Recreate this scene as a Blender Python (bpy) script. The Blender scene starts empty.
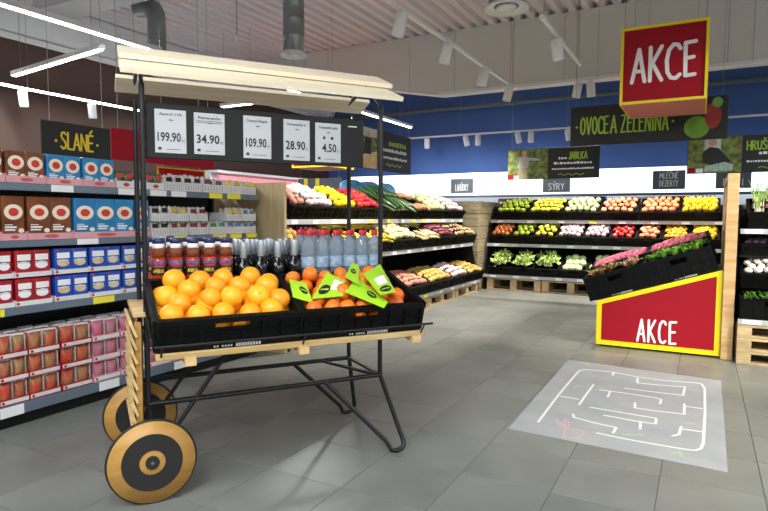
import bpy, math, random
import numpy as np
from mathutils import Vector, Matrix, Euler
random.seed(7)
SC = bpy.context.scene
COL = SC.collection
PI = math.pi

# ---------------------------------------------------------------- camera
FPX = 585.4; YAW, PITCH, ROLL, CAMH = .49828, .06579, -.00494, 1.16
_f = Vector((-math.sin(YAW)*math.cos(PITCH), math.cos(YAW)*math.cos(PITCH), -math.sin(PITCH)))
_r = Vector((math.cos(YAW), math.sin(YAW), 0)); _d = _f.cross(_r)
CX = _r*math.cos(ROLL)+_d*math.sin(ROLL); CY = -_r*math.sin(ROLL)+_d*math.cos(ROLL)
CPOS = Vector((0, 0, CAMH))
cd = bpy.data.cameras.new('camera'); cam = bpy.data.objects.new('camera', cd); COL.objects.link(cam)
cd.sensor_width = 36; cd.lens = FPX/768*36; cd.clip_end = 200
m3 = Matrix((CX, -CY, -_f)).transposed()
cam.matrix_world = Matrix.Translation(CPOS) @ m3.to_4x4()
SC.camera = cam
def ray(u, v): return CX*((u-384)/FPX)+CY*((v-255.5)/FPX)+_f
def onz(u, v, z=0): d = ray(u, v); return CPOS+d*((z-CAMH)/d.z)
def onx(u, v, x): d = ray(u, v); return CPOS+d*(x/d.x)
def ony(u, v, y): d = ray(u, v); return CPOS+d*(y/d.y)

# ---------------------------------------------------------------- world, exposure
w = bpy.data.worlds.new('world'); SC.world = w; w.use_nodes = True
w.node_tree.nodes['Background'].inputs[0].default_value = (.8, .85, .9, 1)
w.node_tree.nodes['Background'].inputs[1].default_value = .25
vs = SC.view_settings
vs.view_transform = 'Standard'; vs.look = 'None'; vs.gamma = 1; vs.use_curve_mapping = False
vs.exposure = .72
LAMP = 1.0     # one dial for every lamp's output

# ---------------------------------------------------------------- helpers
def srgb(h):
    if isinstance(h, str):
        h = h.lstrip('#'); c = [int(h[i:i+2], 16)/255 for i in (0, 2, 4)]
    else: c = h
    return tuple((x/12.92 if x <= .04045 else ((x+.055)/1.055)**2.4) for x in c)
_mats = {}
def mat(name, col, rough=.5, metal=0, var=0, vscale=8, rnd=0, col2=None, bump=0, bscale=60, emit=0, trans=0, spec=.5, stretch=None, coat=0, alpha=1, sss=0):
    """principled material; var = noise between col and col2; rnd = change of colour from object to object"""
    if name in _mats: return _mats[name]
    m = bpy.data.materials.new(name); m.use_nodes = True; nt = m.node_tree; b = nt.nodes['Principled BSDF']
    c = srgb(col); m.diffuse_color = (*c, 1)
    b.inputs['Base Color'].default_value = (*c, 1); b.inputs['Roughness'].default_value = rough
    b.inputs['Metallic'].default_value = metal; b.inputs['Specular IOR Level'].default_value = spec
    if coat: b.inputs['Coat Weight'].default_value = coat; b.inputs['Coat Roughness'].default_value = .12
    if trans: b.inputs['Transmission Weight'].default_value = trans; b.inputs['IOR'].default_value = 1.3
    if alpha < 1: b.inputs['Alpha'].default_value = alpha
    if sss: b.inputs['Subsurface Weight'].default_value = sss; b.inputs['Subsurface Radius'].default_value = (.01, .005, .002)
    if emit:
        b.inputs['Emission Color'].default_value = (*c, 1); b.inputs['Emission Strength'].default_value = emit
    N = nt.nodes.new; Lk = nt.links.new
    out = None
    if var or bump or rnd:
        tc = N('ShaderNodeTexCoord'); mp = N('ShaderNodeMapping'); Lk(tc.outputs['Object'], mp.inputs[0])
        if stretch: mp.inputs['Scale'].default_value = stretch
        if rnd or var:
            oi = N('ShaderNodeObjectInfo'); ad = N('ShaderNodeVectorMath'); ad.operation = 'MULTIPLY_ADD'
            cb = N('ShaderNodeCombineXYZ'); 
            for i in range(3): Lk(oi.outputs['Random'], cb.inputs[i])
            ad.inputs[1].default_value = (37, 19, 53); Lk(cb.outputs[0], ad.inputs[0]); Lk(mp.outputs[0], ad.inputs[2])
            src = ad.outputs[0]
        else: src = mp.outputs[0]
    if var:
        n = N('ShaderNodeTexNoise'); n.inputs['Scale'].default_value = vscale; n.inputs['Detail'].default_value = 5
        Lk(src, n.inputs['Vector'])
        r = N('ShaderNodeValToRGB'); r.color_ramp.elements[0].position = .5-.5*min(1, .55/max(var, .01))*.5; r.color_ramp.elements[1].position = .5+.25*min(1, .55/max(var, .01))
        c2 = srgb(col2) if col2 else tuple(x*(1-var) for x in c)
        r.color_ramp.elements[0].color = (*c2, 1); r.color_ramp.elements[1].color = (*c, 1)
        Lk(n.outputs['Fac'], r.inputs[0]); out = r.outputs[0]
    if rnd:
        hs = N('ShaderNodeHueSaturation'); mr = N('ShaderNodeMapRange'); mr.inputs[3].default_value = 1-rnd; mr.inputs[4].default_value = 1+rnd*.6
        Lk(oi.outputs['Random'], mr.inputs[0]); Lk(mr.outputs[0], hs.inputs['Value'])
        mh = N('ShaderNodeMapRange'); mh.inputs[3].default_value = .5-rnd*.06; mh.inputs[4].default_value = .5+rnd*.06
        mu = N('ShaderNodeMath'); mu.operation = 'MULTIPLY'; mu.inputs[1].default_value = 7.31; fr = N('ShaderNodeMath'); fr.operation = 'FRACT'
        Lk(oi.outputs['Random'], mu.inputs[0]); Lk(mu.outputs[0], fr.inputs[0]); Lk(fr.outputs[0], mh.inputs[0]); Lk(mh.outputs[0], hs.inputs['Hue'])
        if out: Lk(out, hs.inputs['Color'])
        else: hs.inputs['Color'].default_value = (*c, 1)
        out = hs.outputs[0]
    if out: Lk(out, b.inputs['Base Color'])
    if bump:
        n2 = N('ShaderNodeTexNoise'); n2.inputs['Scale'].default_value = bscale; n2.inputs['Detail'].default_value = 3
        Lk(mp.outputs[0], n2.inputs['Vector'])
        bp = N('ShaderNodeBump'); bp.inputs['Strength'].default_value = bump; bp.inputs['Distance'].default_value = .004
        Lk(n2.outputs['Fac'], bp.inputs['Height']); Lk(bp.outputs[0], b.inputs['Normal'])
    _mats[name] = m
    return m

class MB:
    """collects shapes; build() links them as one mesh object"""
    def __init__(s): s.v = []; s.f = []; s.mi = []; s.sm = []
    def add(s, vs, fs, mi=0, smooth=False, M=None):
        o = len(s.v)
        if M is not None: vs = [M @ Vector(p) for p in vs]
        s.v += [tuple(p) for p in vs]
        for f in fs: s.f.append([i+o for i in f]); s.mi.append(mi); s.sm.append(smooth)
        return s
    def box(s, a, b, mi=0, M=None):
        x0, y0, z0 = a; x1, y1, z1 = b
        return s.add([(x0,y0,z0),(x1,y0,z0),(x1,y1,z0),(x0,y1,z0),(x0,y0,z1),(x1,y0,z1),(x1,y1,z1),(x0,y1,z1)],
              [(3,2,1,0),(4,5,6,7),(0,1,5,4),(1,2,6,5),(2,3,7,6),(3,0,4,7)], mi, False, M)
    def bbox(s, a, b, e=.003, mi=0, M=None):
        """box with chamfered edges"""
        x0,y0,z0 = a; x1,y1,z1 = b; e = min(e, abs(x1-x0)*.45, abs(y1-y0)*.45, abs(z1-z0)*.45)
        vs = []; 
        for z, i in ((z0, 1), (z0+e, 0), (z1-e, 0), (z1, 1)):
            k = e if i else 0
            vs += [(x0+k+e*(1-i), y0+k, z), (x1-k-e*(1-i), y0+k, z), (x1-k, y0+k+e*(1-i), z), (x1-k, y1-k-e*(1-i), z), (x1-k-e*(1-i), y1-k, z), (x0+k+e*(1-i), y1-k, z), (x0+k, y1-k-e*(1-i), z), (x0+k, y0+k+e*(1-i), z)]
        fs = [tuple(reversed(range(8))), tuple(range(24, 32))]
        for r in range(3):
            for i in range(8): j = (i+1) % 8; fs.append((r*8+i, r*8+j, r*8+8+j, r*8+8+i))
        return s.add(vs, fs, mi, False, M)
    def tube(s, pts, r, n=8, mi=0, closed=False, M=None):
        pts = [Vector(p) for p in pts]; rings = []; up = None
        for i, p in enumerate(pts):
            a = pts[i-1] if i or closed else None; b = pts[(i+1) % len(pts)] if i < len(pts)-1 or closed else None
            t = ((p-a).normalized() if a is not None else Vector()) + ((b-p).normalized() if b is not None else Vector())
            t.normalize()
            if up is None: up = t.orthogonal().normalized()
            up = (up-t*up.dot(t)).normalized(); sd = t.cross(up)
            rr = r[i] if isinstance(r, (list, tuple)) else r
            rings.append([p+(up*math.cos(2*PI*k/n)+sd*math.sin(2*PI*k/n))*rr for k in range(n)])
        vs = [q for R in rings for q in R]; fs = []
        m = len(rings)
        for i in range(m if closed else m-1):
            j = (i+1) % m
            for k in range(n): l = (k+1) % n; fs.append((i*n+k, i*n+l, j*n+l, j*n+k))
        s.add(vs, fs, mi, True, M)
        if not closed: s.add(rings[0], [tuple(reversed(range(n)))], mi, False, M); s.add(rings[-1], [tuple(range(n))], mi, False, M)
        return s
    def lathe(s, prof, n=12, mi=0, M=None, smooth=True, ph=0, caps=True):
        """profile of (radius, z)"""
        vs = []; fs = []
        for r, z in prof: vs += [(r*math.cos(2*PI*(k+ph)/n), r*math.sin(2*PI*(k+ph)/n), z) for k in range(n)]
        for i in range(len(prof)-1):
            for k in range(n): l = (k+1) % n; fs.append((i*n+k, i*n+l, (i+1)*n+l, (i+1)*n+k))
        if caps: fs += [tuple(reversed(range(n))), tuple(range((len(prof)-1)*n, len(prof)*n))]
        return s.add(vs, fs, mi, smooth, M)
    def prism(s, poly, d, mi=0, M=None):
        """polygon in xz (counter-clockwise seen from -y), from y=0 to y=d"""
        n = len(poly); vs = [(x, 0, z) for x, z in poly]+[(x, d, z) for x, z in poly]
        fs = [tuple(range(n)), tuple(reversed(range(n, 2*n)))]+[(i, i+n, (i+1) % n+n, (i+1) % n) for i in range(n)]
        return s.add(vs, fs, mi, False, M)
    def disc(s, c, r, n=20, d=.002, mi=0, rx=None, M=None):
        rx = rx or r
        return s.prism([(c[0]+rx*math.cos(2*PI*k/n), c[1]+r*math.sin(2*PI*k/n)) for k in range(n)], d, mi, M)
    def ribbon(s, pts, wd, d=.002, mi=0, M=None):
        """flat stroke in the xz plane with round ends"""
        M = M if M is not None else Matrix()
        for i in range(len(pts)-1):
            a = Vector(pts[i]); b = Vector(pts[i+1]); t = b-a; Mi = M @ Matrix.Translation((0, -.00012*(i % 4), 0))
            if t.length < 1e-6: continue
            nn = Vector((-t.y, t.x)).normalized()*wd/2
            s.prism([tuple(a-nn), tuple(b-nn), tuple(b+nn), tuple(a+nn)], d, mi, Mi)
        for i, p in enumerate(pts): s.disc(p, wd/2, 10, d, mi, None, M @ Matrix.Translation((0, -.00012*(4+i % 3), 0)))
        return s
    def mesh(s, name, mats):
        me = bpy.data.meshes.new(name); me.from_pydata(s.v, [], s.f)
        for m in (mats if isinstance(mats, (list, tuple)) else [mats]): me.materials.append(m)
        me.polygons.foreach_set('material_index', s.mi); me.polygons.foreach_set('use_smooth', s.sm)
        me.update(); return me
    def build(s, name, mats, parent=None, loc=None, rz=None, Mx=None): return obj(name, s.mesh(name, mats), parent, loc, rz, Mx)

def obj(name, me, parent=None, loc=None, rz=None, Mx=None):
    o = bpy.data.objects.new(name, me); COL.objects.link(o)
    if parent: o.parent = parent
    if Mx is not None: o.matrix_basis = Mx
    if loc is not None: o.location = loc
    if rz is not None: o.rotation_euler[2] = rz
    return o
def tag(o, label=None, cat=None, group=None, kind=None):
    if label: o['label'] = label
    if cat: o['category'] = cat
    if group: o['group'] = group
    if kind: o['kind'] = kind
    return o
def thing(name, label, cat, loc=(0, 0, 0), rz=0, group=None, Mx=None):
    o = obj(name, None, None, loc if Mx is None else None, rz if Mx is None else None, Mx); o.empty_display_size = .1
    return tag(o, label, cat, group)
def struct(name, mb, m, parent=None, **k):
    o = mb.build(name, m, parent, **k)
    if not parent: o['kind'] = 'structure'
    return o
def clone(root, Mx=None, loc=None, label=None, group=None):
    def rec(o, par):
        c = o.copy(); COL.objects.link(c); c.parent = par
        for ch in KIDS.get(o.name, []): rec(ch, c)
        return c
    KIDS = {}
    def collect(o):
        for ch in o.children: KIDS.setdefault(o.name, []).append(ch); collect(ch)
    collect(root)
    r = rec(root, None)
    if Mx is not None: r.matrix_basis = Mx
    if loc is not None: r.location = loc
    if label: r['label'] = label
    if group: r['group'] = group
    return r
class Proto:
    """first use moves the thing itself, later uses copy it"""
    def __init__(s, root): s.r = root; s.used = False
    def put(s, Mx, label, group=None):
        if not s.used:
            s.used = True; s.r.matrix_basis = Mx; o = s.r
            if label: o['label'] = label
            if group: o['group'] = group
            return o
        return clone(s.r, Mx, None, label, group)
T = Matrix.Translation
def RX(a): return Matrix.Rotation(a, 4, 'X')
def RY(a): return Matrix.Rotation(a, 4, 'Y')
def RZ(a): return Matrix.Rotation(a, 4, 'Z')
def S(x, y=None, z=None): return Matrix.Diagonal((x, x if y is None else y, x if z is None else z, 1))
def area(name, loc, sx, sy, watt, col=(1, 1, 1), rot=(0, 0, 0), parent=None):
    l = bpy.data.lights.new(name, 'AREA'); l.shape = 'RECTANGLE'; l.size = sx; l.size_y = sy; l.energy = watt*LAMP; l.color = col
    o = bpy.data.objects.new(name, l); COL.objects.link(o); o.location = loc; o.rotation_euler = rot
    if parent: o.parent = parent
    return o
def spot(name, loc, to, watt, col=(1, .93, .82), ang=55, blend=.6, parent=None, size=.05):
    l = bpy.data.lights.new(name, 'SPOT'); l.energy = watt*LAMP; l.color = col; l.spot_size = math.radians(ang); l.spot_blend = blend; l.shadow_soft_size = size
    o = bpy.data.objects.new(name, l); COL.objects.link(o)
    d = Vector(to)-Vector(loc); o.rotation_euler = d.to_track_quat('-Z', 'Y').to_euler(); o.location = loc
    return o
# stroke alphabet: hand-drawn narrow capitals, each in a box 0..w by 0..1
G = {'A': (.46, [[(0,0),(.24,1),(.46,0)],[(.08,.33),(.38,.33)]]), 'K': (.44, [[(.02,0),(.02,1)],[(.42,1),(.05,.45)],[(.1,.52),(.44,0)]]),
 'C': (.42, [[(.42,.86),(.34,.98),(.2,1),(.06,.85),(0,.55),(.03,.2),(.14,.03),(.3,0),(.42,.1)]]), 'E': (.36, [[(.36,1),(0,.98),(.02,0),(.36,.02)],[(.02,.52),(.3,.54)]]),
 'S': (.38, [[(.36,.88),(.24,1),(.08,.95),(.02,.76),(.12,.58),(.28,.46),(.37,.26),(.3,.06),(.14,0),(0,.12)]]), 'L': (.32, [[(.02,1),(0,.02),(.32,0)]]),
 'N': (.44, [[(0,0),(.02,1),(.42,0),(.44,1)]]), 'O': (.44, [[(.22,1),(.06,.85),(0,.5),(.06,.13),(.22,0),(.38,.13),(.44,.5),(.38,.85),(.22,1)]]),
 'V': (.44, [[(0,1),(.22,0),(.44,1)]]), 'Z': (.38, [[(.02,.98),(.38,1),(0,0),(.38,.02)]]), 'I': (.06, [[(.03,0),(.03,1)]]),
 'J': (.28, [[(.26,1),(.26,.2),(.16,.0),(.0,.1)]]), 'B': (.38, [[(0,0),(0,1),(.24,.97),(.32,.78),(.22,.55),(0,.53)],[(.22,.55),(.37,.3),(.28,.04),(0,0)]]),
 'M': (.56, [[(0,0),(.06,1),(.28,.3),(.5,1),(.56,0)]]), 'D': (.42, [[(0,0),(0,1),(.22,.94),(.4,.65),(.4,.32),(.22,.05),(0,0)]]),
 'R': (.4, [[(0,0),(0,1),(.24,.97),(.34,.76),(.24,.53),(0,.5)],[(.16,.5),(.4,0)]]), 'T': (.38, [[(0,.98),(.38,1)],[(.19,.99),(.2,0)]]),
 'Y': (.4, [[(0,1),(.2,.5),(.4,1)],[(.2,.5),(.2,0)]]), 'H': (.42, [[(0,0),(0,1)],[(.42,0),(.42,1)],[(0,.5),(.42,.52)]]),
 'U': (.42, [[(0,1),(.02,.25),(.12,.03),(.3,.03),(.4,.25),(.42,1)]]), 'P': (.38, [[(0,0),(0,1),(.26,.97),(.36,.74),(.26,.5),(0,.47)]]), ' ': (.22, []), '.': (.1, [[(.05,.45),(.06,.46)]])}
ACC = {'Á': ('A', '/'), 'É': ('E', '/'), 'Ů': ('U', 'o'), 'Š': ('S', 'v'), 'Č': ('C', 'v'), 'Ý': ('Y', '/'), 'Ě': ('E', 'v')}
def word(txt, x, z, h, wd, length=None, M=None, mb=None, d=.003, gap=.16):
    """lettering: left edge x, base z, capital height h, stroke width wd; squeezed to a length"""
    mb = mb or MB(); adv = 0; L = []
    for ch in txt:
        b, ac = ACC.get(ch, (ch, None)); gw, st = G[b]; L.append((adv, gw, st, ac)); adv += gw+gap
    tot = (adv-gap)*h; sx = (length/tot if length else 1)*h
    for a, gw, st, ac in L:
        for pl in st: mb.ribbon([(x+(a+p)*sx, z+q*h) for p, q in pl], wd, d, 0, M)
        if ac == '/': mb.ribbon([(x+(a+gw*.4)*sx, z+1.13*h), (x+(a+gw*.85)*sx, z+1.3*h)], wd, d, 0, M)
        if ac == 'v': mb.ribbon([(x+(a+gw*.2)*sx, z+1.3*h), (x+(a+gw*.5)*sx, z+1.13*h), (x+(a+gw*.8)*sx, z+1.3*h)], wd*.8, d, 0, M)
        if ac == 'o': mb.ribbon([(x+(a+gw*.5+.1*math.cos(t*PI/3))*sx, z+(1.22+.1*math.sin(t*PI/3))*h) for t in range(7)], wd*.6, d, 0, M)
    return mb
_fontcache = {}
def _raw(txt, bold):
    c = bpy.data.curves.new('type', 'FONT'); c.body = txt; c.size = 1; c.offset = bold; c.resolution_u = 2
    o = bpy.data.objects.new('type', c); COL.objects.link(o)
    bpy.context.view_layer.update()
    me = bpy.data.meshes.new_from_object(o.evaluated_get(bpy.context.evaluated_depsgraph_get()))
    bpy.data.objects.remove(o); bpy.data.curves.remove(c); return me
for _t, _b in [('Aperol 11%', .01), ('Pomeranče', .01), ('Prosecco Frizzante', .01), ('Pomeranče sí.', .01), ('Pramenitá voda', .01), ('199.90', .02), ('34.90', .02), ('109.90', .02), ('28.90', .02), ('4.50', .02), ('Kč', 0.0), ('APEROL', .02)]:
    _fontcache[(_t, _b)] = _raw(_t, _b)          # set in type while the scene is still empty, which is quick
def font_mesh(txt, h, length=None, bold=0.0):
    """printed digits and small type: mesh in the xz plane, left-bottom at the origin"""
    if (txt, bold) not in _fontcache: _fontcache[(txt, bold)] = _raw(txt, bold)
    me = _fontcache[(txt, bold)].copy()
    co = np.zeros(len(me.vertices)*3); me.vertices.foreach_get('co', co); co = co.reshape(-1, 3)
    mn, mx = co.min(0), co.max(0); k = h/(mx[1]-mn[1]); kx = length/(mx[0]-mn[0]) if length else k
    out = np.zeros_like(co); out[:, 0] = (co[:, 0]-mn[0])*kx; out[:, 2] = (co[:, 1]-mn[1])*k
    me.vertices.foreach_set('co', out.ravel()); me.update(); return me
def type_obj(name, txt, h, m, parent, loc, length=None, bold=0.0, rz=0):
    me = font_mesh(txt, h, length, bold); me.materials.clear(); me.materials.append(m)
    return obj(name, me, parent, loc, rz)
# ---------------------------------------------------------------- materials
M_tile = mat('grey stone tile', '#7e807b', .36, var=.22, vscale=3.2, rnd=.07, col2='#6a6e6b', bump=.12, bscale=90)
M_grout = mat('dark grout', '#5a5d59', .9, var=.2, vscale=20)
M_deck = mat('painted steel deck', '#e4dee1', .55, var=.05, vscale=2)
M_soffit = mat('white grey bulkhead board', '#d8d7d2', .7, var=.05, vscale=1.2)
M_soffitL = mat('white painted soffit', '#d2d3d4', .6, var=.04, vscale=1.5)
M_brown = mat('brown painted wall', '#4c372e', .8, var=.08, vscale=1.5)
M_blue = mat('blue painted wall', '#4566a4', .75, var=.06, vscale=1.5)
M_cream = mat('pale wall paint', '#cfccc4', .8, var=.05, vscale=2)
M_black = mat('black plastic', '#0e0f10', .5, var=.2, vscale=12, spec=.25)
M_crate = mat('black crate plastic', '#070708', .5, var=.25, vscale=9, spec=.18)
M_bsteel = mat('black powder-coated steel', '#1d1f21', .42, metal=.2, spec=.5)
M_dgrey = mat('dark grey steel shelf', '#33373b', .45, metal=.3)
M_strip = mat('blue grey price rail', '#6f7f8e', .3, metal=.35, spec=.6)
M_strip2 = mat('light price rail', '#b9bcbd', .35, metal=.1)
M_white = mat('white enamel', '#e9e9e8', .4)
M_paper = mat('white paper', '#eceef0', .7)
M_yellowtag = mat('yellow price paper', '#f2e23a', .6)
M_ink = mat('black ink', '#141416', .6)
M_wood = mat('pine board', '#dcc08c', .6, var=.35, vscale=3, col2='#bb9459', stretch=(1.2, 9, 9), rnd=.12, bump=.15, bscale=40)
M_pine = mat('pale spruce board', '#fbf2dd', .6, var=.2, vscale=3, col2='#efdfba', stretch=(1, 12, 12), rnd=.05, bump=.1, bscale=40)
M_ply = mat('birch plywood', '#bd8f4c', .5, var=.25, vscale=5, col2='#a37835', stretch=(1, 1, 6))
M_oak = mat('pale oak laminate', '#cbb78f', .55, var=.35, vscale=2.2, col2='#ab946a', stretch=(14, 14, 1))
M_pallet = mat('pallet timber', '#cfb88e', .75, var=.4, vscale=4, col2='#a88d61', stretch=(2, 8, 8), rnd=.15, bump=.3, bscale=50)
M_plank = mat('weathered cladding plank', '#a89c7c', .75, var=.45, vscale=3, col2='#7d7258', stretch=(1.5, 1.5, 9), rnd=.15, bump=.3, bscale=40)
M_red = mat('crimson board', '#a00c22', .6, spec=.25, var=.05, vscale=3)
M_yel = mat('yellow edging', '#f4de10', .4)
M_lettwhite = mat('white lettering', '#f0efee', .6)
M_lettgreen = mat('light green lettering', '#9cc437', .6)
M_lettyel = mat('yellow lettering', '#e9c52c', .6)
M_signblack = mat('charcoal sign board', '#1f211f', .6, var=.12, vscale=6)
M_slate = mat('slate grey sign board', '#59656d', .6, var=.08, vscale=4)
M_galv = mat('galvanised duct', '#9fa5a6', .32, metal=.85, var=.25, vscale=6)
M_wire = mat('steel wire', '#8a8d8f', .4, metal=.6)
M_led = mat('lit led diffuser', '#ffffff', .4, emit=9)
M_lens = mat('lit spot lens', '#fff3df', .4, emit=14)

# ---------------------------------------------------------------- floor, walls, ceiling
fl = struct('floor', MB().box((-9.2, -5, -.06), (6, 13.2, -.003)), M_grout)
TS = .398
tile_me = MB().bbox((.002, .002, -.02), (TS-.002, TS-.002, 0), .0012).mesh('tile', M_tile)
X0, Y0 = -.131-TS*20, 2.853-TS*20
far = MB()
for i in range(0, 38):
    for j in range(0, 46):
        x, y = X0+i*TS, Y0+j*TS
        if x < -9.1 or x > 5.6 or y > 13: continue
        c = Vector((x+TS/2, y+TS/2, 0))-CPOS; dz = c.dot(_f)
        px = 384+FPX*c.dot(CX)/dz if dz > .2 else 9999; py = 255.5+FPX*c.dot(CY)/dz if dz > .2 else 9999
        if dz > .5 and -80 < px < 840 and py < 590 and y < 7.2 and x > -3.4 and x < 1.8:
            obj('tile', tile_me, fl, (x, y, 0))
        else: far.box((x+.002, y+.002, -.02), (x+TS-.002, y+TS-.002, 0))
tag(far.build('tile_field', M_tile, fl), kind='stuff')

struct('wall_left', MB().box((-8.75, -5, 0), (-8.55, 13.2, 4.2)), M_brown)
struct('wall_back', MB().box((-8.75, 12.7, 0), (6, 12.9, 4.2)), M_blue)
struct('wall_right', MB().box((5.8, -5, 0), (6, 13, 4.2)), M_cream)
struct('wall_front', MB().box((-8.75, -5.2, 0), (6, -5, 4.2)), M_cream)
CZ = 4.15
dk = MB(); pitch = .2; n = int(14.8/pitch)
prof = []
for k in range(n):
    x = -8.9+k*pitch; prof += [(x, CZ+.07), (x+.055, CZ+.07), (x+.085, CZ), (x+.17, CZ)]
vs_ = [(x, -5, z) for x, z in prof]+[(x, 13, z) for x, z in prof]; q = len(prof)
dk.add(vs_, [(i, i+1, i+1+q, i+q) for i in range(q-1)])
struct('ceiling', dk, M_deck)
# back bulkhead over the produce shelves: board face with a chamfered lower left corner
YB = 8.95
k_ = YB/10.07
bz0 = lambda z: CAMH+(z-CAMH)*k_
bh = MB()
zb = bz0(3.40)
bh.prism([(-8.5, bz0(4.25)), (-5.301*k_, bz0(3.572)), (-4.35*k_, zb), (5.8, zb), (5.8, CZ), (-8.5, CZ)], .25, 0, T((0, YB, 0)))
BH = struct('trim_1', bh, M_soffit)
for i in range(9): MB().box((-3.6+i*.95, YB-.004, zb+.03), (-3.594+i*.95, YB, CZ-.02)).build('panel_joint', M_galv, BH)
MB().prism([(-4.35*k_-.02, zb-.012), (5.8, zb-.012), (5.8, zb+.035), (-4.35*k_, zb+.035)], .012, 0, T((0, YB-.012, 0))).build('edge_rail', M_white, BH)
# left soffit over the brown wall
so = MB().prism([(0, 3.62), (.0, CZ-.02), (.35, CZ-.02), (.12, 3.62)], 18, 0, T((-8.55, -5, 0)))
SO = struct('trim_2', so, M_soffitL)
MB().box((-8.44, -5, 3.57), (-8.39, 12.7, 3.64)).build('edge_rail', M_white, SO)
struct('trim_3', MB().box((-8.5, 4.95, 3.97), (5.8, 5.42, CZ)), M_soffitL)       # roof beam
struct('trim_4', MB().tube([(-8.4, 12.6, 3.62), (5.8, 12.6, 3.68)], .055, 10), M_slate)   # pipe along the blue wall

# ---------------------------------------------------------------- lamps of the ceiling
def wire(p, parent, top=CZ, r=.0025, off=Vector()):
    p = Vector(p); return MB().tube([p-off, Vector((p.x, p.y, top))-off], r, 5).build('suspension_wire', M_wire, parent)
def linear(a, b, label, watt, wires=(.1, .9), group=None):
    a = Vector(a); b = Vector(b); L = (b-a).length; t = thing('linear_lamp', label, 'lamp', a, math.atan2(b.y-a.y, b.x-a.x), group)
    MB().bbox((0, -.035, 0), (L, .035, .055), .004).build('housing', M_white, t)
    MB().bbox((.03, -.026, -.012), (L-.03, .026, .001), .003).build('diffuser', M_led, t)
    for q in wires: MB().tube([(L*q, 0, .055), (L*q, 0, CZ-a.z)], .003, 5).build('suspension_wire', M_wire, t)
    area('lamp_light', (L/2, 0, -.03), L-.06, .06, watt*L, (.93, .97, 1), (0, 0, 0), t)
    return t
W = 26
linear((-.75, -2.2, 3.0), (-.75, .75, 3.0), 'added unseen lamp line above the camera, brightening the cart', W*1.05)  # unseen lamp, added to brighten the cart roof planks and front
linear(onz(13, 76, 2.95), onz(102, 49, 2.95), 'short suspended white lamp bar in front of the brown wall', W)
linear((-5.46, 1.2, 3), (-5.46, 4.72, 3), 'long suspended lamp line running above the snack shelves', W)
linear((-5.36, 6.9, 3), (-5.36, 11.0, 3), 'suspended lamp line in front of the blue wall behind the cart roof', W)
a_ = onz(221, 107, 2.95); linear(a_, a_+Vector((.7, 0, 0)), 'lamp bar end glimpsed between the cart roof boards', W)
# the rows of lamps over the rest of the shop, out of the photograph
for i, (x, y) in enumerate([(-2.2, -1.6), (.8, -1.6), (3.6, -1.6), (3.6, 1.2), (3.6, 4), (3.6, 7)]):
    linear((x-1, y, 3.0), (x+1, y, 3.0), 'suspended lamp bar over the aisle outside the picture', W*1.2, group='lamp bars over the rest of the shop')
def spotlamp(base, aim, label, watt=0, parent=None, ang=72, group=None, col=(1, .93, .83)):
    base = Vector(base); d = (Vector(aim)-base).normalized()
    t = thing('spot_lamp', label, 'lamp', base, 0, group)
    MB().bbox((-.03, -.02, -.05), (.03, .02, 0), .004).build('adapter', M_white, t)
    piv = Vector((0, 0, -.085)); q = d.to_track_quat('-Z', 'Y').to_matrix().to_4x4()
    MB().tube([(0, 0, -.03), piv], .012, 6).build('stem', M_white, t)
    body = MB().lathe([(.052, .07), (.058, .06), (.058, -.13), (.052, -.14), (.046, -.12)], 16, 0, T(piv) @ q).build('lamp_head', M_white, t)
    MB().lathe([(.001, -.122), (.045, -.123), (.045, -.12), (.001, -.119)], 14, 0, T(piv) @ q).build('lens', M_lens if watt else M_white, body)
    if watt:
        spot('lamp_light', base+piv+d*.15, Vector(aim), watt, col, ang)
    return t
def track(a, b, label, wires=(.05, .95)):
    a = Vector(a); b = Vector(b); L = (b-a).length; t = thing('lighting_track', label, 'light track', a, math.atan2(b.y-a.y, b.x-a.x))
    MB().bbox((0, -.02, 0), (L, .02, .035), .004).build('rail', M_white, t)
    for q in wires: MB().tube([(L*q, 0, .035), (L*q, 0, CZ-a.z)], .003, 5).build('suspension_wire', M_wire, t)
    return t
tr = track((-2.44, 3.4, 3), (-2.44, 8.4, 3), 'long white lighting track pointing away from the camera at the ceiling')
for (u, v, wt, aim, nm) in [(401, 11, 190, (-3.1, 4.8, .6), 'nearest'), (447, 43, 190, (-3.1, 5.9, .5), 'second'), (484, 68, 190, (-3.1, 7.1, .5), 'third'), (509, 86, 190, (-3.1, 8.1, .5), 'farthest')]:
    p = onx(u, v, -2.44); p.z = 3.0
    spotlamp(p, aim, f'white spot lamp, {nm} of the four on the long ceiling track', wt, group='spot lamps')
track((-1.38, 5.55, 3), (-1.38, 7.5, 3), 'short white lighting track left of the red hanging sign')
p = onx(557, 44, -1.38); p.z = 3.0
spotlamp(p, (-1.0, 6.6, .0), 'single lit spot lamp on the short track left of the red sign', 190, group='spot lamps')
track((-1.95, 8.7, 3.08), (.6, 8.7, 3.08), 'white lighting track along the lower edge of the bulkhead')
for (u, nm, aim) in [(578, 'left', (-2.2, 9.1, .4)), (591, 'right', (-1.3, 9.1, .4))]:
    p = ony(u, 80, 8.7); p.z = 3.08
    spotlamp(p, aim, f'white spot lamp under the bulkhead, {nm} one of the close pair', 190, group='spot lamps')
for i, x in enumerate((-.7, -.1)):
    spotlamp((x, 8.7, 3.08), (x+.1, 9.3, .6), f'white spot lamp under the bulkhead near the hanging red sign, {"right" if i else "left"} one', 170, group='spot lamps')
track((-6.4, 11.9, 2.9), (1.6, 11.9, 2.9), 'far white lighting track across the blue back wall', (.04, .22, .5, .96))
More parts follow.
